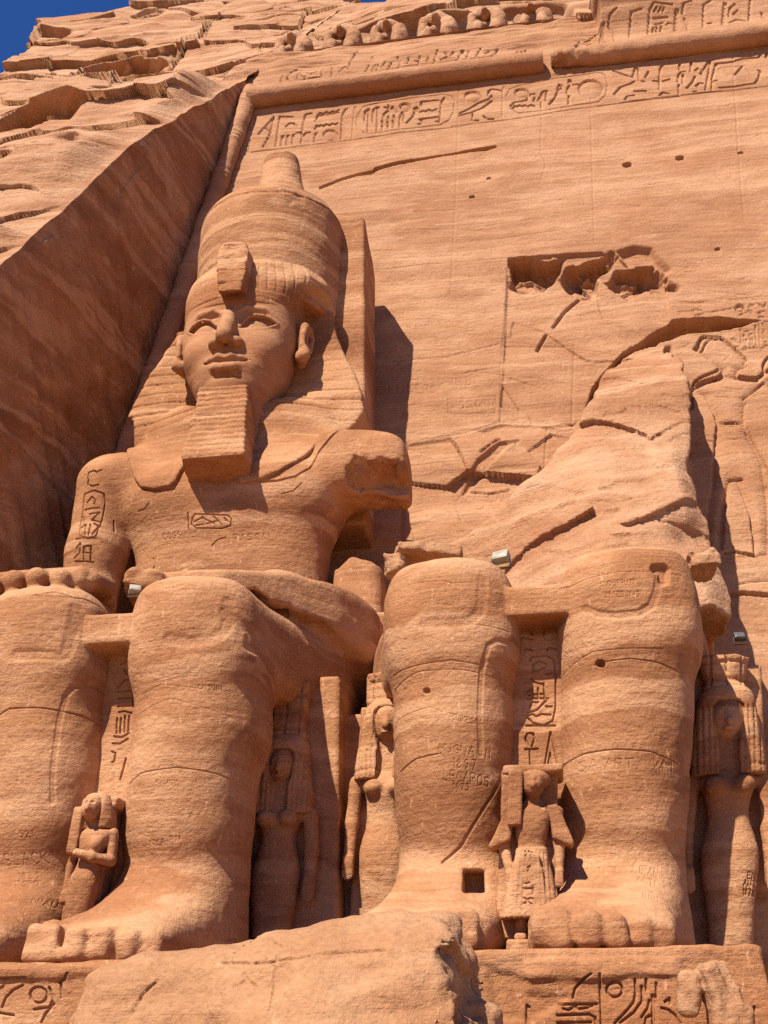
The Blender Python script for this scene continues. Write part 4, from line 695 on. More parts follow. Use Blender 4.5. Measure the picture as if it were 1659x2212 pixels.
def nemes(P):
    q = P-np.array([HX, 0, 0]); x, y, z = q[..., 0], q[..., 1], q[..., 2]
    hood = loft(q, [(18.98, 0, 21.85, 1.545, 1.40), (19.25, 0, 21.86, 1.56, 1.42), (19.8, .02, 21.9, 1.64, 1.46), (20.3, .10, 22.0, 1.68, 1.46), (20.75, .3, 22.4, 1.82, 1.58), (21.2, .35, 22.75, 1.85, 1.5)], 2, 2.25, .10)
    hood = smin(hood, chain(q, [(1.25, 21.15, 19.75), (1.70, 21.40, 20.15), (2.02, 21.75, 20.25), (2.20, 22.3, 19.9)], [.30, .30, .26, .24], .2), .45)
    front = np.maximum(np.abs(x)-1.5-.0*z, 18.98-z)
    d = hood
    for sg in (-1, 1):
        pg = poly2(x, z, wing_poly(sg))
        yf = 22.12-.10*np.clip(np.abs(x)-1.6, 0, 2)+.12*ss(18.3, 16.0, z)*-3.0*np.clip(1-np.abs(np.abs(x)-2.0)/1.6, 0, 1)
        w_ = smax(smax(pg, yf-y, .10), y-23.4, .05); d = smin(d, w_, .08)
    lr = [(.62, 16.3), (.70, 15.6), (.42, 13.9), (.5, 13.72), (1.0, 13.74), (1.45, 13.95), (1.85, 14.3), (2.2, 14.8), (2.5, 15.4), (3.15, 16.1), (2.5, 17.3)]
    ll = [(-.62, 16.3), (-.75, 15.6), (-1.05, 13.9), (-1.2, 13.74), (-1.6, 13.72), (-1.95, 13.85), (-2.2, 14.2), (-2.45, 14.8), (-2.7, 15.4), (-2.85, 16.1), (-2.3, 17.3)]
    t = torso(P, C1); tw = smin(t, ell(P, (C1, 22.2, 15.9), (2.7, .82, 1.3)), .5)
    for pg in (lr, ll): d = np.minimum(d, smax(smax(tw-.10, poly2(x, z, pg), .06), y-22, .05))
    return d
def nemes_disp(V, N):
    x = V[:, 0]-HX; z = V[:, 2]; r = stone_disp(.014, .02, 5)(V, N)
    wing = (z < 19.2) | (np.abs(x) > 1.95); zz = z+.05*np.abs(x)+.05*vn(V*np.array([.8, .8, .8]), 120)
    st = np.abs(((zz/.34) % 1)-.5)*2; amp = .045*(.35+.65*ss(-.3, .4, vn(V*np.array([.4, .4, .9]), 121)))*np.where(z > 16.3, 1, .4)
    r -= np.where(wing & (N[:, 1] < -.2), amp*(1-ss(.0, .28, st)), 0)
    th = np.arctan2(x, 22.0-V[:, 1]); q2 = np.abs(((th/.13) % 1)-.5)*2
    r -= np.where((~wing) & (z > 19.45) & (z < 20.6), .030*(1-ss(0, .25, q2))*ss(.25, .5, np.abs(x)), 0)
    r += np.where((z > 19.0) & (z < 19.42) & (N[:, 1] < 0) & (np.abs(x) < 1.6), .012, 0)
    return r
nets('headdress', nemes, (HX-3.4, 20.0, 13.4), (HX+3.6, 23.6, 21.3), .034, m_statue, col1, nemes_disp)
CXC, CYC = HX+.42, 22.75
def crown(P):
    q = P-np.array([CXC, CYC, 0])
    d = loft(q, [(19.6, -.05, 0, 1.95, 1.95), (20.6, 0, 0, 2.02, 2.02), (22, 0, 0, 2.10, 2.08), (23.0, .02, 0, 2.13, 2.1), (23.35, .02, .02, 2.02, 2.0), (23.7, .05, .05, 1.72, 1.7), (23.95, .1, .1, 1.35, 1.35), (24.1, .1, .1, 1.1, 1.1)], 2, 2.05, .08)
    stm = loft(q, [(23.6, .22, .12, 1.28, 1.2), (24.1, .22, .12, 1.0, .97), (24.7, .20, .14, .78, .78), (25.6, .15, .16, .64, .66), (26.3, .12, .18, .58, .6), (26.55, .12, .18, .54, .56)], 2, 2.3, .07)
    stm = smax(stm, q[..., 2]-26.35+.12*fbm(P*2, 2, 122), .05)
    d = smax(d, q[..., 2]-23.85-.10*fbm(P*1.2, 3, 123), .08)
    return smin(d, stm, .18)
def crown_disp(V, N):
    r = .02*fbm(V*np.array([.6, .6, .9]), 3, 124)+.022*strata(V, 6)+.008*fbm(V*3, 3, 125)
    a = ss(.15, .8, (V[:, 0]-HX)/1.6)*ss(-.2, .35, vn(V*np.array([.8, .8, .7]), 126)); r -= .05*a*np.clip(vn(V*np.array([3.2, 3.2, 6]), 127), 0, 1)
    zz = V[:, 2]-23.05-.10*fbm(V*.8, 2, 128); r -= .05*(1-ss(.0, .05, np.abs(zz)))*(N[:, 2] < .7)
    return r
nets('crown', crown, (CXC-2.5, CYC-2.5, 19.4), (CXC+2.5, CYC+2.5, 26.8), .042, m_statue, col1, crown_disp)
def uraeus(P):
    q = P-np.array([HX+.04, 0, 0]); x, y, z = q[..., 0], q[..., 1], q[..., 2]
    pg = poly2(x, z, [(-.40, 20.55), (-.30, 20.78), (.02, 20.86), (.36, 20.74), (.46, 20.45), (.42, 19.6), (.36, 18.98), (-.24, 18.92), (-.33, 19.6)])
    yf = 19.98+.10*(z-19)+.06*np.abs(x); d = smax(smax(pg, yf-y, .07), y-20.9, .05)
    u = z-19.0-.55*(y-20.0); return smax(d, -u, .05)+.03*fbm(P*2.2, 3, 130)
nets('uraeus', uraeus, (HX-.7, 19.7, 18.7), (HX+.8, 21.2, 21.1), .03, m_statue, col1, lambda V, N: .02*fbm(V*4, 3, 131)-.03*(np.abs(((V[:, 2]+.03*V[:, 0])/.45 % 1)-.5) < .045)*(N[:, 1] < -.4))
def beard(P):
    q = P-np.array([HX+.0, 0, 0]); x, y, z = q[..., 0], q[..., 1], q[..., 2]
    hw = .62+.14*(16.4-z)/2.3; yf = 20.40-.20*(16.4-z); yb = 21.1+.0*z
    d = smax(np.abs(x)-hw, smax(yf-y, y-yb, .05), .08); bot = z-14.12+.20*(y-19.95)*1.0
    bot = -(z-14.12)-.36*(y-19.95)*-1.0
    return smax(smax(d, z-16.42, .05), 14.10-(y-19.95)*.28-z, .07)+.025*fbm(P*1.7, 3, 132)
nets('beard', beard, (HX-1.0, 19.6, 13.5), (HX+1.0, 21.3, 16.6), .03, m_statue, col1, lambda V, N: .015*fbm(V*3, 3, 133)-np.where(N[:, 2] > -.6, .022*(np.abs(((V[:, 2]+.02*fbm(V, 2, 134))/.165 % 1)-.5)*2 < .42)*np.where(V[:, 2] > 14.9, 1, .6), 0))
p0 = atY(788, 700, 22.55)
def pillar(P):
    x1 = p0[0]; d = box(P, ((C1-.9+x1)/2, 23.6, 18.6), ((x1-C1+.9)/2, 1.05, 5.2), .06)
    top = P[..., 2]-23.55+.3*(P[..., 1]-22.6)+.15*fbm(P*.9, 3, 135); return smax(d, top, .06)
nets('back_pillar', pillar, (C1-2.6, 22.2, 13.2), (p0[0]+.4, 24.9, 24.2), .05, m_statue, col1, stone_disp(.02, .02, 7))
# ------------------------------------------------------------------ the broken colossus
def body2(P):
    c = C2; d = legs(P, c, PL2, PR2)
    d = np.minimum(d, box(P, (c-.08, 19.2, 8.30), (.80, 3.3, .27), .05))
    d = smin(d, box(P, (c, 21.4, 8.5), (2.7, 2.0, .75), .3)+.12*fbm(P*1.1, 3, 140), .2)
    hole = box(P, (-.86, 15.9, 3.97), (.155, .75, .18), .015)                                      # socket cut in the repaired shin
    return smax(d, -hole, .03)
Y2 = 16.0
marks2 = [(G(15.85, gK, [(428, 110), (425, 200), (415, 250), (380, 285), (300, 300), (180, 303)]), .08, .018), (G(16.0, gK, [(545, 365), (490, 370), (455, 395), (440, 440), (425, 500), (418, 600), (415, 720), (420, 850)]), .04, .018), (G(15.85, gK, [(1185, 90), (1175, 160), (1150, 225), (1100, 255), (1000, 265), (920, 255), (870, 228)]), .06, .024),
          (G(15.9, gK, [(1170, 75), (1205, 70), (1200, 120)]), .08, .08), (G(Y2, gK, [(930, 465), (1060, 455), (1180, 465), (1280, 490)], [(760, 865), (860, 840), (1000, 833), (1150, 840), (1300, 880)], [(60, 900), (140, 865), (250, 850)]), .010, .018), (G(Y2, gK, [(35, 540), (150, 505), (330, 500), (470, 515), (560, 530)], [(40, 490), (300, 465), (560, 490)], [(120, 145), (260, 140), (300, 152), (420, 138)], [(180, 303), (260, 295), (380, 315), (540, 322)], [(40, 680), (200, 655), (260, 680)], [(760, 470), (900, 420), (1200, 410)], [(760, 140), (860, 125), (1000, 105), (1280, 95)]), .010, .008),
          (G(Y2, gK, [(928, 468), (936, 470)]), .05, .12), (G(Y2, gK, [(185, 585), (192, 586)]), .04, .06), (G(16.1, gK3, [(505, 20), (470, 100), (400, 220), (330, 330), (250, 400)]), .02, .03)]
for s, a, b, h_, gg in (('MUGNAINI', (240, 850), (470, 865), 36, gK), ('1897', (300, 915), (410, 920), 42, gK), ('LECAROS', (260, 965), (460, 985), 44, gK), ('1875', (300, 1005), (378, 1005), 26, gK), ('PROKESCH', (290, 715), (430, 735), 26, gK), ('C CERRUTI', (930, 168), (1080, 165), 22, gK), ('21 FEB 1845', (950, 212), (1100, 212), 22, gK), ('SA ART.', (840, 915), (1110, 920), 44, gK), ('WM', (1160, 910), (1250, 915), 40, gK), ('BARTHELEMI', (850, 385), (1030, 378), 22, gK3), ('APISTATE', (850, 445), (1010, 440), 22, gK3), ('LIRAN', (1075, 440), (1190, 465), 40, gK3), ('GETI', (1090, 490), (1180, 505), 26, gK3), ('IHIN', (1100, 580), (1175, 595), 32, gK3)):
    marks2.append((G(16.05, gg, *text(s, a, b, h_)), .008, .011))
def disp2(V, N):
    r = stone_disp(.014, .022, 2)(V, N)
    # the shin of one leg is a smooth repair with a stepped edge; bottom of the other is flaked
    a = (V[:, 0] > 1.6) & (V[:, 2] < 6) & (N[:, 1] < .3); r = r-.03*a*np.clip(fbm(V*np.array([2.2, 2.2, 3]), 3, 141)-.1, 0, 1)
    return r
col2 = thing('broken_colossus', 'headless broken colossus with only legs, lap and a torn slab of its back left', 'colossus', (C2, 18, 2.85), 'seated colossi along the temple front')
nets('body', body2, (-3.3, 14.2, 2.80), (4.9, 23.6, 9.9), .036, m_statue, col2, disp2, fine=marks2, kf=4)
gap2 = G(GAPY, gK, [(605, 395), (615, 390), (640, 398)], [(705, 395), (715, 385), (745, 392)], [(628, 440), (640, 425), (700, 420), (735, 435), (742, 520), (742, 640), (730, 700), (690, 722), (645, 712), (622, 690)], [(642, 490), (645, 455), (670, 442), (700, 455)], [(640, 480), (660, 488), (695, 470)], [(635, 520), (650, 535), (690, 545)], [(700, 500), (725, 495)], [(690, 540), (695, 605)], [(620, 575), (640, 560)], [(620, 605), (710, 605)], [(640, 560), (645, 605)], [(665, 560), (667, 605)], [(625, 590), (690, 585)], [(632, 640), (640, 620), (665, 622)], [(625, 665), (660, 655), (690, 625), (700, 615)], [(622, 680), (640, 672), (660, 682), (680, 672), (720, 675)], [(700, 640), (725, 640)], [(615, 722), (740, 722)],
           [(632, 895), (630, 830)], [(610, 825), (665, 822)], [(625, 810), (610, 780), (620, 755), (645, 755), (650, 780), (638, 812)], [(695, 890), (720, 750), (750, 885)], [(710, 888), (718, 840), (725, 888)], [(580, 365), (600, 340), (640, 350)], [(615, 240), (640, 330)], [(700, 230), (690, 330)])
nets('throne', lambda P: throne(P, C2), (-3.1, 16.4, 2.75), (4.1, 23.6, 10.5), .055, m_statue, col2, stone_disp(.008, .012, 3))
nets('inscribed_panel', lambda P: box(P, (C2-.02, 16.9, 5.5), (.9, .30, 2.6), .03), (C2-1.0, 16.5, 2.8), (C2+1.0, 17.3, 8.2), .03, m_statue, col2, stone_disp(.008, .012, 3), fine=[(gap2, .014, .045)], kf=4)
# torn slab of the back: leans forward from flush with the wall to the lap, right side broken clean
_t = atF(1450, 748); _b0 = atY(1545, 1215, 19.9); SA = (_t[1]-_b0[1])/(_t[2]-_b0[2])
def onS(u, v): p = atF(u, v, _b0[1]-SA*_b0[2], SA); return (p[0], p[2])
SV = [onS(*p) for p in ((1452, 745), (1400, 752), (1345, 778), (1300, 830), (1268, 905), (1230, 960), (1160, 1010), (1060, 1080), (900, 1120), (740, 1150), (740, 1330), (1575, 1330), (1548, 1215), (1530, 1130), (1515, 1080), (1490, 1010), (1492, 930), (1480, 860), (1470, 800))]
SRX = [onS(*p) for p in ((1452, 745), (1470, 800), (1480, 860), (1492, 930), (1490, 1010), (1515, 1080), (1530, 1130), (1548, 1215))]
def slab(P):
    x, y, z = P[..., 0], P[..., 1], P[..., 2]
    dp = poly2(x, z, SV); yw = FY0+FB*z; ys = _b0[1]+SA*(z-_b0[2])
    rx = np.interp(z, [p[1] for p in SRX][::-1], [p[0] for p in SRX][::-1])
    lf = ss(7.0, 1.2, rx-x); ys = yw-(yw-ys)*np.clip(lf*.72+.34, 0, 1)*np.where(z > _t[2], .3, 1)
    ys = ys-.55*lf*ss(19.6, 17.6, z)
    # ridge and hollow down the right-hand break
    ys = ys+.55*ss(.55, -.1, rx-x)*ss(15.2, 13, z)+.5*np.exp(-((x-rx+.5)/.35)**2-((z-11.2)/.5)**2)
    q = P*np.array([.5, .5, 1.1])
    n = .10*fbm(q*np.array([.8, .8, .8]), 2, 150)+.025*strata(P, 8)+.20*facets(P[..., 0], P[..., 2]-.45*P[..., 0], 3.4, 2.4, 155)+.03*facets(P[..., 0], P[..., 2], 1.2, .5, 154)
    d = smax(dp+.10*fbm(P*1.6, 3, 151), (ys-y)*.9-n, .10)
    return np.maximum(d, y-yw-.6)
nets('torn_back', slab, (-4.0, 18.6, 8.2), (5.6, 25.2, 20.4), .055, m_cliff, col2, lambda V, N: .025*fbm(V*np.array([1.2, 1.2, 3.]), 4, 152))
# ------------------------------------------------------------------ standing family statues between the legs
def figure(P, x0, y0, Z, s=1., lean=0., front=True, strips=True, crown_flare=0, arms=(1, 1)):
    q = P-np.array([x0, y0, 0]); q = np.stack([q[..., 0]-lean*(q[..., 2]-Z['face']), q[..., 1], q[..., 2]], -1); sy = np.stack([np.abs(q[..., 0]), q[..., 1], q[..., 2]], -1)
    f, hp, wa, shz, wb, ch, fc, wt, ct = (Z[k] for k in ('feet', 'hip', 'waist', 'sh', 'wigb', 'chin', 'face', 'wigt', 'crt'))
    d = loft(q, [(f, 0, .05, .34*s, .30), (f+.12, 0, .02, .33*s, .27), (f+.5*(hp-f), 0, 0, .37*s, .27), (hp, 0, 0, .46*s, .31), (wa, 0, .02, .335*s, .25), (wa+.6*(shz-wa), 0, 0, .42*s, .30), (shz-.08, 0, .02, .52*s, .27), (shz+.12, 0, .05, .3*s, .22), (ch+.1, 0, .05, .19*s, .2)], 2, 2.4, .06)
    d = smax(d, -cap(q, (0, -.40, f), (0, -.36, f+.75*(hp-f)), .10*s, .03), .1)
    d = smin(d, ell(sy, (.22*s, -.24, wa+.68*(shz-wa)), (.19*s, .17, .17*s)), .06)
    for sg, on in ((-1, arms[0]), (1, arms[1])):
        if not on: continue
        hz = Z['hand']; a = chain(q, [(sg*.60*s, .05, shz-.05), (sg*.66*s, .06, .5*(shz+hz)), (sg*.66*s, .0, hz+.25)], [.15*s, .135*s, .10*s], .05)
        hd = box(q, (sg*.66*s, -.02, hz+.08), (.10*s, .13, .17), .06)
        for i in range(4): hd = smin(hd, cap(q, (sg*.66*s-.075*s+.05*s*i, -.12, hz+.08), (sg*.66*s-.075*s+.05*s*i, -.10, hz-.16+.03*abs(i-1.5)), .030*s), .01)
        d = smin(d, smin(a, hd, .04), .04)
    hr = (fc-ch)*1.15
    hd = ell(q, (0, -.10, fc+.06), (.285*s, .30, hr*1.12)); hd = smin(hd, cap(q, (0, -.33, fc+.12), (0, -.42, fc-.06), .045, .065), .06)
    hd = smax(hd, -ell(sy, (.115*s, -.44, fc+.12), (.085*s, .08, .05)), .04); hd = smin(hd, ell(sy, (.115*s, -.33, fc+.11), (.07*s, .04, .035)), .02); hd = smin(hd, ell(q, (0, -.36, fc-.17), (.11*s, .06, .035)), .03)
    hd = smin(hd, ell(sy, (.30*s, -.02, fc+.02), (.05, .09, .12)), .02)
    return d, hd, q, sy
def wig(q, sy, Z, s):
    wb, fc, wt, ch = Z['wigb'], Z['face'], Z['wigt'], Z['chin']
    w_ = loft(q, [(wb, 0, .05, .66*s, .36), (wb+.3, 0, .05, .64*s, .36), (ch, 0, .05, .58*s, .38), (fc, 0, .05, .54*s, .40), (wt-.15, 0, .05, .47*s, .38), (wt, 0, .05, .36*s, .3)], 2, 2.9, .05)
    face = loft(q, [(wb-.2, 0, -.45, .17*s, .35), (ch-.12, 0, -.45, .19*s, .36), (ch+.1, 0, -.45, .26*s, .36), (fc+.22, 0, -.45, .27*s, .34), (fc+.32, 0, -.45, .2*s, .3)], 2, 2.2, .02)
    return smax(w_, -face, .03)
def wig_disp(x0, y0, lean, Z):
    def f(V, N):
        x = V[:, 0]-x0-lean*(V[:, 2]-Z['face']); r = .008*fbm(V*2.2, 3, 160)+.01*strata(V, 9)
        return r-.022*(np.abs(((x/.095) % 1)-.5) < .16)*(V[:, 2] < Z['face']+.25)*(N[:, 2] > -.5)*(np.abs(N[:, 1]) > .3)-.02*(np.abs(V[:, 2]-Z['wigb']-.16) < .02)
    return f
def queen(label, x0, y0, Z, s, lean, slabb, crown_k, marks=(), h=.026, arms=(1, 1)):
    t = thing('queen_statue', label, 'statue', (x0, y0, Z['feet']), 'royal family statues standing by the legs')
    lo = (x0-1.35*s-.4, y0-.75, Z['feet']-.02); hi = (x0+1.35*s+.4, y0+.8, Z['crt']+.15)
    def B(P):
        d, hd, q, sy = figure(P, x0, y0, Z, s, lean, arms=arms); return smin(d, hd, .05)
    def D(V, N):
        r = .012*fbm(V*1.5, 3, 161)+.012*strata(V, 9)+.004*fbm(V*5, 3, 162)
        return r
    nets('body', B, lo, hi, h, m_statue, t, D, fine=list(marks), kf=3)
    def Wg(P):
        q = P-np.array([x0, y0, 0]); q = np.stack([q[..., 0]-lean*(q[..., 2]-Z['face']), q[..., 1], q[..., 2]], -1); return wig(q, None, Z, s)
    nets('wig', Wg, lo, hi, h, m_statue, t, wig_disp(x0, y0, lean, Z))
    def Cr(P):
        q = P-np.array([x0, y0, 0]); q = np.stack([q[..., 0]-lean*(q[..., 2]-Z['face']), q[..., 1], q[..., 2]], -1); z0, z1 = Z['wigt']-.1, Z['crt']; a, b, n = crown_k
        d = loft(q, [(z0, 0, .08, a, .30), (z0+.12, 0, .08, a+.03, .31), (z0+.2, 0, .08, a-.02, .28), (z0+.6*(z1-z0), 0, .08, (a+b)/2-.03, .28), (z1, 0, .08, b, .32)], 2, n, .03); return d+.02*fbm(P*2.5, 3, 163)
    nets('crown', Cr, lo, hi, h, m_statue, t, lambda V, N: .012*fbm(V*3, 3, 164)-.05*(np.abs((((V[:, 0]-x0-lean*(V[:, 2]-Z['face']))/.27+.5) % 1)-.5) < .08)*(N[:, 1] < -.3)-.03*(np.abs(((V[:, 2]/.30) % 1)-.5) < .10)*(N[:, 1] < -.3))
    if slabb is not None:
        xa, xb, ya, yb, zt = slabb
        nets('back_slab', lambda P: box(np.stack([P[..., 0]-lean*(P[..., 2]-Z['face']), P[..., 1], P[..., 2]], -1), ((xa+xb)/2, (ya+yb)/2, (zt+Z['feet'])/2), ((xb-xa)/2, (yb-ya)/2, (zt-Z['feet'])/2), .04), (xa-.6, ya-.3, Z['feet']-.05), (xb+.6, yb+.3, zt+.2), .05, m_statue, t, stone_disp(.012, .014, 10))
    return t
queen('shaded queen statue in a long wig and tall plain crown beside the complete colossus', -4.31, 18.4, dict(feet=2.86, hand=4.22, hip=4.5, waist=5.15, sh=5.58, wigb=5.53, chin=6.09, face=6.33, wigt=6.95, crt=7.95), .90, .045, (-5.1, -3.60, 18.6, 20.0, 8.0), (.38, .39, 5))
queen('sunlit queen statue half hidden behind the shin of the broken colossus, one fist closed', -2.43, 18.75, dict(feet=2.86, hand=4.62, hip=4.9, waist=5.5, sh=6.2, wigb=6.15, chin=6.82, face=7.12, wigt=7.62, crt=8.15), .92, .055, (-3.02, -1.5, 18.95, 21.6, 7.62), (.40, .44, 5))
q3m = src(2550, 2450, 1.58)
queen('queen statue with striped wig and flaring crown, half shaded beside the headless legs', 3.42, 17.8, dict(feet=2.86, hand=4.1, hip=4.5, waist=5.1, sh=5.75, wigb=5.72, chin=6.34, face=6.62, wigt=7.22, crt=7.78), .98, .14, (2.75, 4.1, 18.1, 20.2, 7.75), (.34, .46, 2.2),
      marks=[(G(17.5, q3m, *text('EIG', (625, 1590), (690, 1600), 40), *text('ANT', (600, 1640), (690, 1645), 40), *text('1878', (595, 1695), (680, 1700), 40)), .010, .022)])
def small(label, nm, P0, hgt, parts, marks, slabb, h=.018):
    t = thing(nm, label, 'statue', P0, 'royal family statues standing by the legs'); return t
# prince: side lock, pleated kilt and wide sleeves
PX, PYY = .10, 15.72; LNP = .10
def prince_q(P):
    q = P-np.array([PX, PYY, 0]); q = np.stack([q[..., 0]-LNP*(q[..., 2]-5.2), q[..., 1], q[..., 2]], -1); return q, np.stack([np.abs(q[..., 0]), q[..., 1], q[..., 2]], -1)
def prince(P):
    q, s = prince_q(P)
    d = loft(q, [(4.1, 0, 0, .245, .20), (4.38, 0, .02, .205, .16), (4.62, 0, 0, .25, .19), (4.85, 0, .02, .30, .18), (4.95, 0, .05, .2, .13), (5.08, 0, .05, .11, .11)], 2, 2.4, .05)
    hd = ell(q, (.01, -.06, 5.24), (.165, .20, .20)); hd = smin(hd, cap(q, (.01, -.22, 5.28), (.01, -.27, 5.19), .025, .04), .03); hd = smax(hd, -ell(s, (.065, -.27, 5.28), (.05, .05, .03)), .02); hd = smax(hd, -ell(q, (.01, -.27, 5.11), (.07, .04, .015)), .02)
    d = smin(d, hd, .05)
    for sg in (-1, 1):
        a = chain(q, [(sg*.36, .03, 4.85), (sg*.40, .05, 4.42), (sg*(.40 if sg > 0 else .30), -.02, 4.05)], [.10, .085, .06], .04); a = smin(a, box(q, (sg*(.40 if sg > 0 else .29), -.04, 3.95), (.06, .07, .10), .03), .03)
        for i in range(4): a = smin(a, cap(q, (sg*(.40 if sg > 0 else .29)-.045+.03*i, -.09, 3.93), (sg*(.40 if sg > 0 else .29)-.045+.03*i, -.08, 3.80+.015*abs(i-1.5)), .019), .006)
        d = smin(d, a, .03)
        d = smin(d, chain(q, [(sg*.12, .02, 3.5), (sg*.12, .0, 3.16)], [.11, .085]), .02); d = smin(d, box(q, (sg*.12, -.10, 3.14), (.085, .20, .05), .04), .04)
    return d
def princecl(P):
    q, s = prince_q(P)
    k = loft(q, [(3.38, .02, -.03, .43, .32), (3.8, .01, -.01, .35, .28), (4.15, 0, 0, .265, .22), (4.36, 0, .02, .225, .18)], 2, 3, .03); k = np.minimum(k, smax(box(q, (-.02, -.25, 3.82), (.22, .06, .42), .02), np.abs(q[..., 0]+.02)-.12-.22*(4.3-q[..., 2]), .02))
    sl = prism(s, [(.20, 4.94), (.36, 4.96), (.44, 4.80), (.62, 4.40), (.58, 4.34), (.30, 4.46), (.26, 4.7)], -.12, .22, .05); return np.minimum(k, sl)
def lock(P):
    q, s = prince_q(P); d = box(q, (-.25, -.08, 5.04), (.105, .15, .40), .03); d = np.minimum(d, ell(q, (.0, .02, 5.34), (.27, .23, .17))); return np.minimum(d, box(q, (-.40, -.06, 5.05), (.05, .06, .36), .03))
tp = thing('prince_statue', 'small prince statue with a side lock, wide sleeves and pleated kilt, between the headless legs', 'statue', (PX, PYY, 3.0), 'royal family statues standing by the legs')
lo, hi = (-.85, 15.2, 2.8), (1.0, 16.35, 5.62); pd = lambda V, N: .008*fbm(V*3, 3, 170)+.006*strata(V, 11)+.003*fbm(V*9, 2, 171)
nets('body', prince, lo, hi, .018, m_statue, tp, pd)
gP = src(1880, 2980, 2.836); pm = G(15.45, gP, [(540, 970), (560, 960)], [(530, 1040), (545, 1080)], [(570, 1040), (610, 1060), (575, 1075)], [(540, 1100), (545, 1150)], [(590, 1090), (600, 1150)], [(560, 1240), (590, 1225), (565, 1280)], [(535, 1420), (580, 1410)], [(525, 1475), (600, 1475)], [(620, 1465), (622, 1530)], [(520, 1580), (560, 1600), (590, 1580), (620, 1590)], [(520, 1640), (560, 1625), (610, 1650)], [(555, 1600), (550, 1640)])
nets('kilt', princecl, lo, hi, .018, m_statue, tp, lambda V, N: pd(V, N)-.010*(np.abs((((V[:, 0]-PX-LNP*(V[:, 2]-5.2))/(.052*(1+.35*(4.36-V[:, 2])))) % 1)-.5) < .18)*(V[:, 2] < 4.3)*(np.abs(V[:, 0]-PX+.12) > .09), fine=[(pm, .012, .025)])
nets('side_lock', lock, lo, hi, .018, m_statue, tp, pd)
def pslab(P):
    q, s = prince_q(P); d = box(q, (-.05, .38, 4.35), (.42, .28, 1.20), .04); d = np.minimum(d, box(q, (0, .25, 5.47), (.45, .40, .07), .05)); return np.minimum(d, box(q, (.1, -.02, 2.95), (.40, .48, .14), .03))
nets('back_slab', pslab, lo, (1.0, 16.6, 5.62), .022, m_statue, tp, pd)
# princess between the legs of the complete colossus
KX, KY = -6.80, 16.05; LNK = .06
def kq(P):
    q = P-np.array([KX, KY, 0]); q = np.stack([(q[..., 0]-LNK*(q[..., 2]-5.2))/.86, q[..., 1], q[..., 2]], -1); return q, np.stack([np.abs(q[..., 0]), q[..., 1], q[..., 2]], -1)
def girl(P):
    q, s = kq(P)
    d = loft(q, [(2.9, .02, .05, .17, .16), (3.5, .02, .02, .22, .18), (4.12, .03, 0, .275, .22), (4.45, .05, .02, .20, .17), (4.70, .08, 0, .25, .19), (4.88, .10, .03, .33, .17), (4.97, .06, .05, .18, .13), (5.1, .0, .03, .11, .12)], 2, 2.4, .05)
    d = smax(d, -cap(q, (.0, -.25, 2.9), (.01, -.25, 3.95), .06, .02), .08)
    d = smin(d, ell(q, (.20, -.16, 4.66), (.11, .11, .12)), .04)
    hd = ell(q, (0, -.09, 5.25), (.19, .22, .215)); hd = smin(hd, cap(q, (0, -.28, 5.30), (0, -.32, 5.20), .03, .045), .03); hd = smax(hd, -ell(s, (.075, -.31, 5.31), (.055, .06, .03)), .02); hd = smax(hd, -ell(q, (0, -.31, 5.12), (.08, .05, .015)), .02); d = smin(d, hd, .04)
    d = smin(d, chain(q, [(-.20, .04, 4.86), (-.30, .05, 4.4), (-.30, .02, 4.05)], [.09, .08, .065], .03), .03); d = smin(d, box(q, (-.29, -.02, 3.93), (.06, .09, .10), .04), .03)
    d = smin(d, chain(q, [(.40, .04, 4.86), (.44, .05, 4.46)], [.10, .09], .03), .03); return smin(d, chain(q, [(.44, .0, 4.46), (.20, -.22, 4.48), (-.10, -.26, 4.55)], [.09, .075, .065], .03), .03)
def girlwig(P):
    q, s = kq(P); w_ = loft(q, [(4.94, .06, .08, .34, .22), (5.1, .05, .05, .33, .24), (5.3, .03, .05, .29, .25), (5.45, .02, .05, .22, .2), (5.5, .02, .05, .15, .15)], 2, 2.8, .04)
    w_ = smax(w_, -loft(q, [(4.8, .0, -.32, .20, .28), (5.15, .0, -.32, .22, .28), (5.36, .0, -.32, .19, .27), (5.42, .0, -.32, .12, .2)], 2, 2.2, .02), .02); return np.minimum(w_, box(q, (-.26, -.04, 4.92), (.10, .12, .36), .04))
tk = thing('princess_statue', 'small princess statue with one arm across her waist, between the legs below the bearded king', 'statue', (KX, KY, 2.86), 'royal family statues standing by the legs')
lo, hi = (-7.65, 15.4, 2.84), (-5.9, 16.9, 5.75)
nets('body', girl, lo, hi, .018, m_statue, tk, pd); nets('wig', girlwig, lo, hi, .018, m_statue, tk, pd)
def kslab(P):
    q, s = kq(P); return np.minimum(box(q, (-.04, .42, 4.1), (.33, .30, 1.38), .05), box(q, (.16, .25, 5.36), (.24, .25, .10), .06))
nets('back_slab', kslab, lo, hi, .022, m_statue, tk, pd)
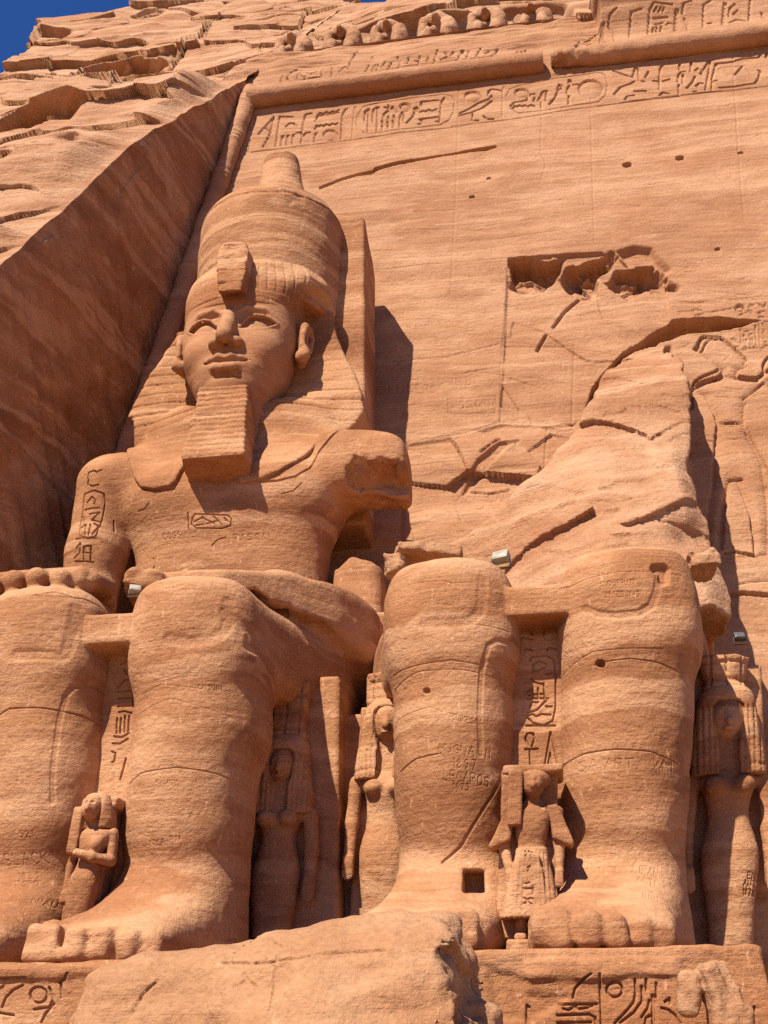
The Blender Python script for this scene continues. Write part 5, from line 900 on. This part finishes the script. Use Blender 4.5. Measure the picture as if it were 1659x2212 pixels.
# ------------------------------------------------------------------ pedestals, fallen block, debris
gQ = src(1900, 3600, 1659/1124); PYF = 14.02
def pedestal(nm, label, xa, xb, lip, sts, bro, zt=2.86):
    t = thing(nm, label, 'pedestal', ((xa+xb)/2, 16, 0), 'pedestals under the colossi')
    def f(P):
        d = box(P, ((xa+xb)/2, 19, 1.4), ((xb-xa)/2, 5.0, zt-1.4), .05)
        er = ss(14.5, 14.0, P[..., 1])*np.maximum(fbm(P*np.array([1.0, 1, 2.2]), 4, 180)-.25, 0)*.06*ss(2.2, 2.7, P[..., 2]); d = d+er
        if lip is not None: d = smin(d, box(P, ((lip[0]+lip[1])/2, 14.25, (lip[2]+lip[3])/2), ((lip[1]-lip[0])/2, .30, (lip[3]-lip[2])/2), .04)+.05*fbm(P*np.array([1.2, 1.2, 2.5]), 3, 181), .06)
        return d
    def D(V, N):
        r = stone_disp(.014, .026, 12)(V, N)
        for pg, dp in bro:
            d = poly2(V[:, 0], V[:, 2], pg); r -= np.where(N[:, 1] < -.2, dp*ss(.03, -.05, d+.03*fbm(V*2.5, 3, 182)), 0)
        return r
    nets('block', f, (xa-.2, 13.6, .0), (xb+.2, 16.6, 3.0), .036, m_statue, t, D, fine=[(sts, .014, .045)], kf=4); return t
s2 = G(PYF, gQ, [(680, 350), (685, 470), (690, 640)], [(525, 485), (540, 430), (580, 385), (630, 350)], [(440, 525), (665, 522)], [(535, 530), (545, 535)], [(435, 588), (620, 582), (655, 600), (660, 640)], [(435, 632), (630, 628)], [(470, 550), (500, 558), (530, 540), (560, 552), (600, 545), (640, 535)], [(255, 640), (258, 528), (272, 540)], [(768, 635), (830, 570), (880, 510), (892, 450), (885, 380)], [(800, 630), (880, 570), (930, 500), (925, 420)], [(925, 600), (960, 545), (970, 500)], [(945, 640), (950, 600), (975, 590)], [(985, 470), (990, 640)], [(1000, 470), (1005, 640)], [(1010, 400), (1012, 520)], [(1040, 545), (1080, 555), (1120, 590), (1150, 635)], [(1060, 510), (1085, 490), (1090, 520)], [(1420, 530), (1500, 545), (1525, 560), (1530, 640)], [(1370, 635), (1410, 600), (1450, 590), (1480, 600)], [(1425, 465), (1425, 510), (1395, 550)], [(1580, 540), (1585, 640)], [(950, 380), (952, 440)])+[[tuple(atY(*gQ(x, y), PYF)[[0, 2]]) for x, y in oval(768, 437, 46, 44)]]
pedestal('carved_pedestal', 'carved pedestal under the headless legs, its broken lip above deep hieroglyphs', -2.6, 2.70, (-.18, 1.72, 2.52, 2.74), s2, [([tuple(atY(*gQ(x, y), PYF)[[0, 2]]) for x, y in ((60, 640), (30, 300), (180, 330), (260, 380), (255, 440), (330, 470), (520, 480), (430, 540), (250, 640))], .05)])
gQ1 = src(0, 3600, 1659/1512)
s1 = G(PYF, gF, [(0, 945), (15, 935)], [(10, 1025), (25, 985), (60, 950), (100, 930)], [(215, 940), (232, 990), (215, 1025), (150, 1035)], [(300, 880), (285, 905), (260, 920)], [(0, 905), (120, 900)], [(265, 925), (268, 985)], [(60, 1060), (0, 1050)], [(235, 1010), (200, 1050), (180, 1090)])+[[tuple(atY(*gF(x, y), PYF)[[0, 2]]) for x, y in oval(168, 972, 36, 34)]]
pedestal('carved_pedestal', 'worn pedestal under the long toes of the bearded colossus, beside the fallen boulder', -10.2, -3.9, (-7.0, -5.3, 2.66, 2.80), s1, [], 2.86)
# fallen block in the foreground
BV = [tuple(atY(u, v, 11.2)[[0, 2]]) for u, v in ((60, 2500), (115, 2260), (145, 2190), (205, 2112), (300, 2062), (430, 2028), (560, 2010), (700, 1985), (790, 1970), (850, 1962), (905, 1975), (960, 1973), (1000, 1988), (1022, 2020), (1048, 2062), (1062, 2110), (1078, 2180), (1110, 2300), (1140, 2500))]
def boulder(P):
    x, y, z = P[..., 0], P[..., 1], P[..., 2]
    dp = poly2(x, z, BV+[(BV[-1][0], -.2), (BV[0][0], -.2)]); fr = (9.35+.62*z+.12*np.abs(x+2.2)-y)*.85
    d = smax(smax(dp, fr, .5), y-13.0, .3)
    fc = (x+.86)*.95-(y-10.8)*.10+(z-2.3)*.30; d = smax(d, fc-.12*fbm(P*2.0, 4, 190)-.08*facets(y+z*.3, z, .6, .5, 197), .05)
    d = smax(d, -ell(P, (-.78, 10.55, 2.50), (.22, .34, .20))-.12*fbm(P*2.5, 3, 191), .06)
    g1 = np.abs((z-1.75)-.16*(x+2)+.10*vn(P*1.2, 192)); d = d+.035*(1-ss(0, .05, g1))*(x > -2.8)
    g2 = np.abs(x+3.15+.55*(z-2.1)+.12*vn(P*1.5, 193)); d = d+.22*ss(.35, 0, x+3.3+.6*(z-2.1))*ss(2.6, 1.8, z)
    return d+.15*fbm(P*np.array([.6, .6, .9]), 4, 194, .42)-.035*facets(P[..., 0]-.4*P[..., 1], P[..., 2]*1.2-.5*P[..., 1], 2.2, 1.3, 196)
bck = [([[tuple(atY(*gF(x, y), 10.9)[[0, 2]]) for x, y in s_] for s_ in ([(930, 820), (1050, 830), (1150, 830), (1240, 815), (1400, 790), (1659, 775)], [(1190, 800), (1185, 900), (1192, 990), (1200, 1060)], [(1120, 700), (1160, 735), (1210, 760)], [(960, 770), (1000, 735), (1030, 715)], [(1040, 870), (1060, 905), (1105, 935)], [(1060, 900), (1010, 935)], [(540, 1050), (580, 960), (640, 900)])], .011, .03)]
bo = nets('fallen_boulder', boulder, (-5.6, 9.2, -.1), (.3, 13.4, 3.6), .045, m_boulder, None, lambda V, N: .045*fbm(V*np.array([2.0, 2.0, 3.]), 5, 195)+.015*strata(V*1.5, 14), fine=bck)
tag(bo, 'huge pale fallen block of rounded sandstone lying in front of the statues', 'boulder')
def rock(nm, label, cat, P0, r, seed, mat, box_=True, group=None, h=.03):
    P0 = np.array(P0, float); r = np.array(r, float); mm = rotm(*(rng.uniform(-14, 14, 3)))
    f = (lambda P: box(P, P0, r, min(r)*.35, mm)+.28*min(r)*fbm((P-P0)*1.3/max(r), 3, seed)) if box_ else (lambda P: ell(P, P0, r, mm)+.3*min(r)*fbm((P-P0)*1.2/max(r), 3, seed))
    o = nets(nm, f, P0-r*1.6, P0+r*1.6, h, mat, None, lambda V, N: .03*fbm(V*4, 3, seed+1)); tag(o, label, cat, group); return o
b = atY(1548, 2150, 13.2)
def frag(P):
    q = P-np.array([b[0], 13.35, b[2]]); d = box(q, (.05, 0, .10), (.17, .17, .26), .07, rotm(0, -12, 20)); d = smin(d, box(q, (-.28, .02, .02), (.12, .15, .24), .08, rotm(0, 10, 0)), .05); d = smin(d, box(q, (.10, .05, -.42), (.22, .2, .34), .06, rotm(0, 8, 10)), .04)
    return smax(d, -box(q, (.20, -.22, .18), (.09, .12, .26), .02, rotm(0, -22, 0)), .02)+.03*fbm(P*4, 3, 200)
fo = nets('statue_fragment', frag, (b[0]-.8, 12.8, b[2]-1.1), (b[0]+.8, 13.9, b[2]+.6), .02, m_boulder); tag(fo, 'pale two-lobed broken statue fragment standing against the carved pedestal', 'fragment')
fo2 = nets('plinth', lambda P: box(P, (b[0]+.05, 13.45, (b[2]-.7)/2), (.5, .45, (b[2]-.7)/2), .05)+.05*fbm(P*2, 3, 201), (b[0]-.8, 12.8, -.1), (b[0]+.9, 14.1, b[2]-.5), .04, m_statue); tag(fo2, 'low rough stone plinth below the pale statue fragment, in front of the pedestal', 'plinth')
for nm, label, (u, v, Y), r, sd in (('loose_stone', 'small white stone at the foot of the prince statue', (1122, 2056, 14.35), (.10, .08, .06), 210), ('loose_stone', 'white broken block on top of the rightmost knee', (1512, 1222, 17.2), (.28, .3, .16), 212), ('rubble_block', 'long rough rubble block lying on the lap above the left headless knee', (925, 1207, 17.9), (.62, .4, .14), 214), ('rubble_block', 'dark jagged rubble block beside the left headless knee', (856, 1228, 17.6), (.16, .3, .20), 216), ('rubble_block', 'small rubble chunk near the floodlight on the lap', (1040, 1222, 18.0), (.20, .2, .09), 218), ('loose_stone', 'small white stone on the pedestal beside the flower-crowned queen', (1415, 2066, 14.6), (.13, .1, .06), 222)):
    rock(nm, label, 'stone', atY(u, v, Y), r, sd, m_boulder, h=.025)
# floodlights
m_lamp = plain('cream_painted_metal', (.30, .27, .20), .5); m_glass = plain('lamp_glass', (.10, .10, .10), .15); m_dark = plain('dark_steel', (.10, .085, .07), .5, .6)
def cubes(name, L, mat, parent):
    V = []; F = []
    for c, h_, mm in L:
        mm = np.eye(3) if mm is None else mm; n = len(V)
        for i in (-1, 1):
            for j in (-1, 1):
                for k in (-1, 1): V.append(np.array(c)+mm@(np.array(h_)*np.array([i, j, k])))
        F += [[n+q for q in f] for f in ((0, 1, 3, 2), (4, 6, 7, 5), (0, 4, 5, 1), (2, 3, 7, 6), (0, 2, 6, 4), (1, 5, 7, 3))]
    o = raw_mesh(name, np.array(V), np.array(F), mat, parent, smooth=False); mo = o.modifiers.new('bevel', 'BEVEL'); mo.width = .008; mo.segments = 2; return o
def floodlight(label, p, s, rz=0, dark=False):
    t = thing('floodlight', label, 'floodlight', tuple(p), 'floodlights on the statues'); p = np.array(p); m = rotm(-28, 0, rz); bd = p+np.array([0, 0, .30*s])
    cubes('housing', [(bd, (.20*s, .11*s, .14*s), m), (bd+m@np.array([0, .03, .15])*s, (.09*s, .06*s, .03*s), m)], m_dark if dark else m_lamp, t)
    cubes('lens', [(bd+m@np.array([0, -.115*s, 0]), (.17*s, .008*s, .11*s), m)], m_lamp if not dark else m_glass, t)
    cubes('bracket', [(p+np.array([x*s, 0, .14*s]), (.015*s, .03*s, .16*s), None) for x in (-.215, .215)]+[(p+np.array([0, 0, .012*s]), (.24*s, .07*s, .012*s), None)], m_dark, t)
floodlight('boxy cream floodlight on the lintel between the headless knees', atY(1084, 1228, 17.4), .75, -20)
floodlight('small cream floodlight between the knees of the bearded colossus', atY(290, 1290, 16.2), .5, 25)
floodlight('dark floodlight on the slab behind the flower-crowned queen', atY(1600, 1392, 18.9), .5, 10, True)
# ------------------------------------------------------------------ row of worn baboons above the cornice
BH = 2.05
def baboon(P, sd):
    d = ell(P, (-.56, .0, .92), (.25, .32, .86)); d = np.minimum(d, ell(P, (.50, .02, .82), (.40, .44, .82)))                     # raised arms and flank
    d = smin(d, chain(P, [(-.52, .05, 1.50), (-.25, .1, 1.78), (.1, .1, 1.84), (.45, .08, 1.6)], [.22, .24, .24, .24], .05), .08)
    d = np.minimum(d, ell(P, (-.02, -.10, 1.44), (.22, .28, .26))); d = smin(d, cap(P, (-.02, -.25, 1.40), (-.02, -.48, 1.30), .14, .11), .04)
    d = np.minimum(d, box(P, (0, .35, .8), (.6, .25, .8), .1)); d = smin(d, cap(P, (-.2, .0, .95), (.2, .0, .95), .18), .08)
    d = np.minimum(d, ell(P, (-.34, -.32, .34), (.21, .24, .46))); d = np.minimum(d, ell(P, (.40, -.36, .30), (.26, .28, .48)))
    return d+.05*fbm(P*1.7+sd*13.1, 3, 230)
bases = []
for i, (u, v) in enumerate(((632, 102), (738, 88), (838, 78), (943, 66), (1050, 54), (1148, 42))):
    p = atY(u, v, 28.25)
    if i < 3:
        sd = i; f = (lambda P, sd=sd: baboon(P, sd)); o = nets('baboon_statue', f, (-1.05, -1.0, -.05), (1.05, .8, 2.1), .04, m_cliff, None, lambda V, N: .02*fbm(V*3, 3, 231)); bases.append(o)
    else:
        o = bases[i % 3].copy(); C.objects.link(o)
    if i == 5: o.data = o.data.copy(); co_ = np.empty(len(o.data.vertices)*3, np.float32); o.data.vertices.foreach_get('co', co_); V = co_.reshape(-1, 3); k = .55+.3*vn(V*np.array([2., 2, .1]), 232); V[:, 2] = np.minimum(V[:, 2], 1.0*k+.35); o.data.vertices.foreach_set('co', V.ravel())
    o.location = (p[0], 28.25, 37.68); o.scale = (.98, 1, 1.0+.03*(i % 2))
    tag(o, ['baboon statue at the cliff end of the row above the cornice', 'worn seated baboon statue, second from the cliff end above the cornice', 'worn seated baboon statue, third from the cliff end of its row', 'worn seated baboon statue, fourth from the cliff end of its row', 'worn seated baboon statue next to the crumbled last one', 'crumbled last baboon statue reduced to stumps beside the broken cornice'][i], 'statue', 'row of baboon statues above the cornice')
gx = np.concatenate([-np.geomspace(300, 2, 40), np.linspace(-1.9, 1.9, 20), np.geomspace(2, 300, 40)]); Xg, Yg = np.meshgrid(gx, gx, indexing='ij'); P = np.stack([Xg, Yg, 0*Xg], -1)
V = np.stack([Xg, Yg, .04*fbm(P*.4, 3, 99)], -1).reshape(-1, 3); o = raw_mesh('ground', V, grid_faces(100, 100), m_sand); o['kind'] = 'structure'
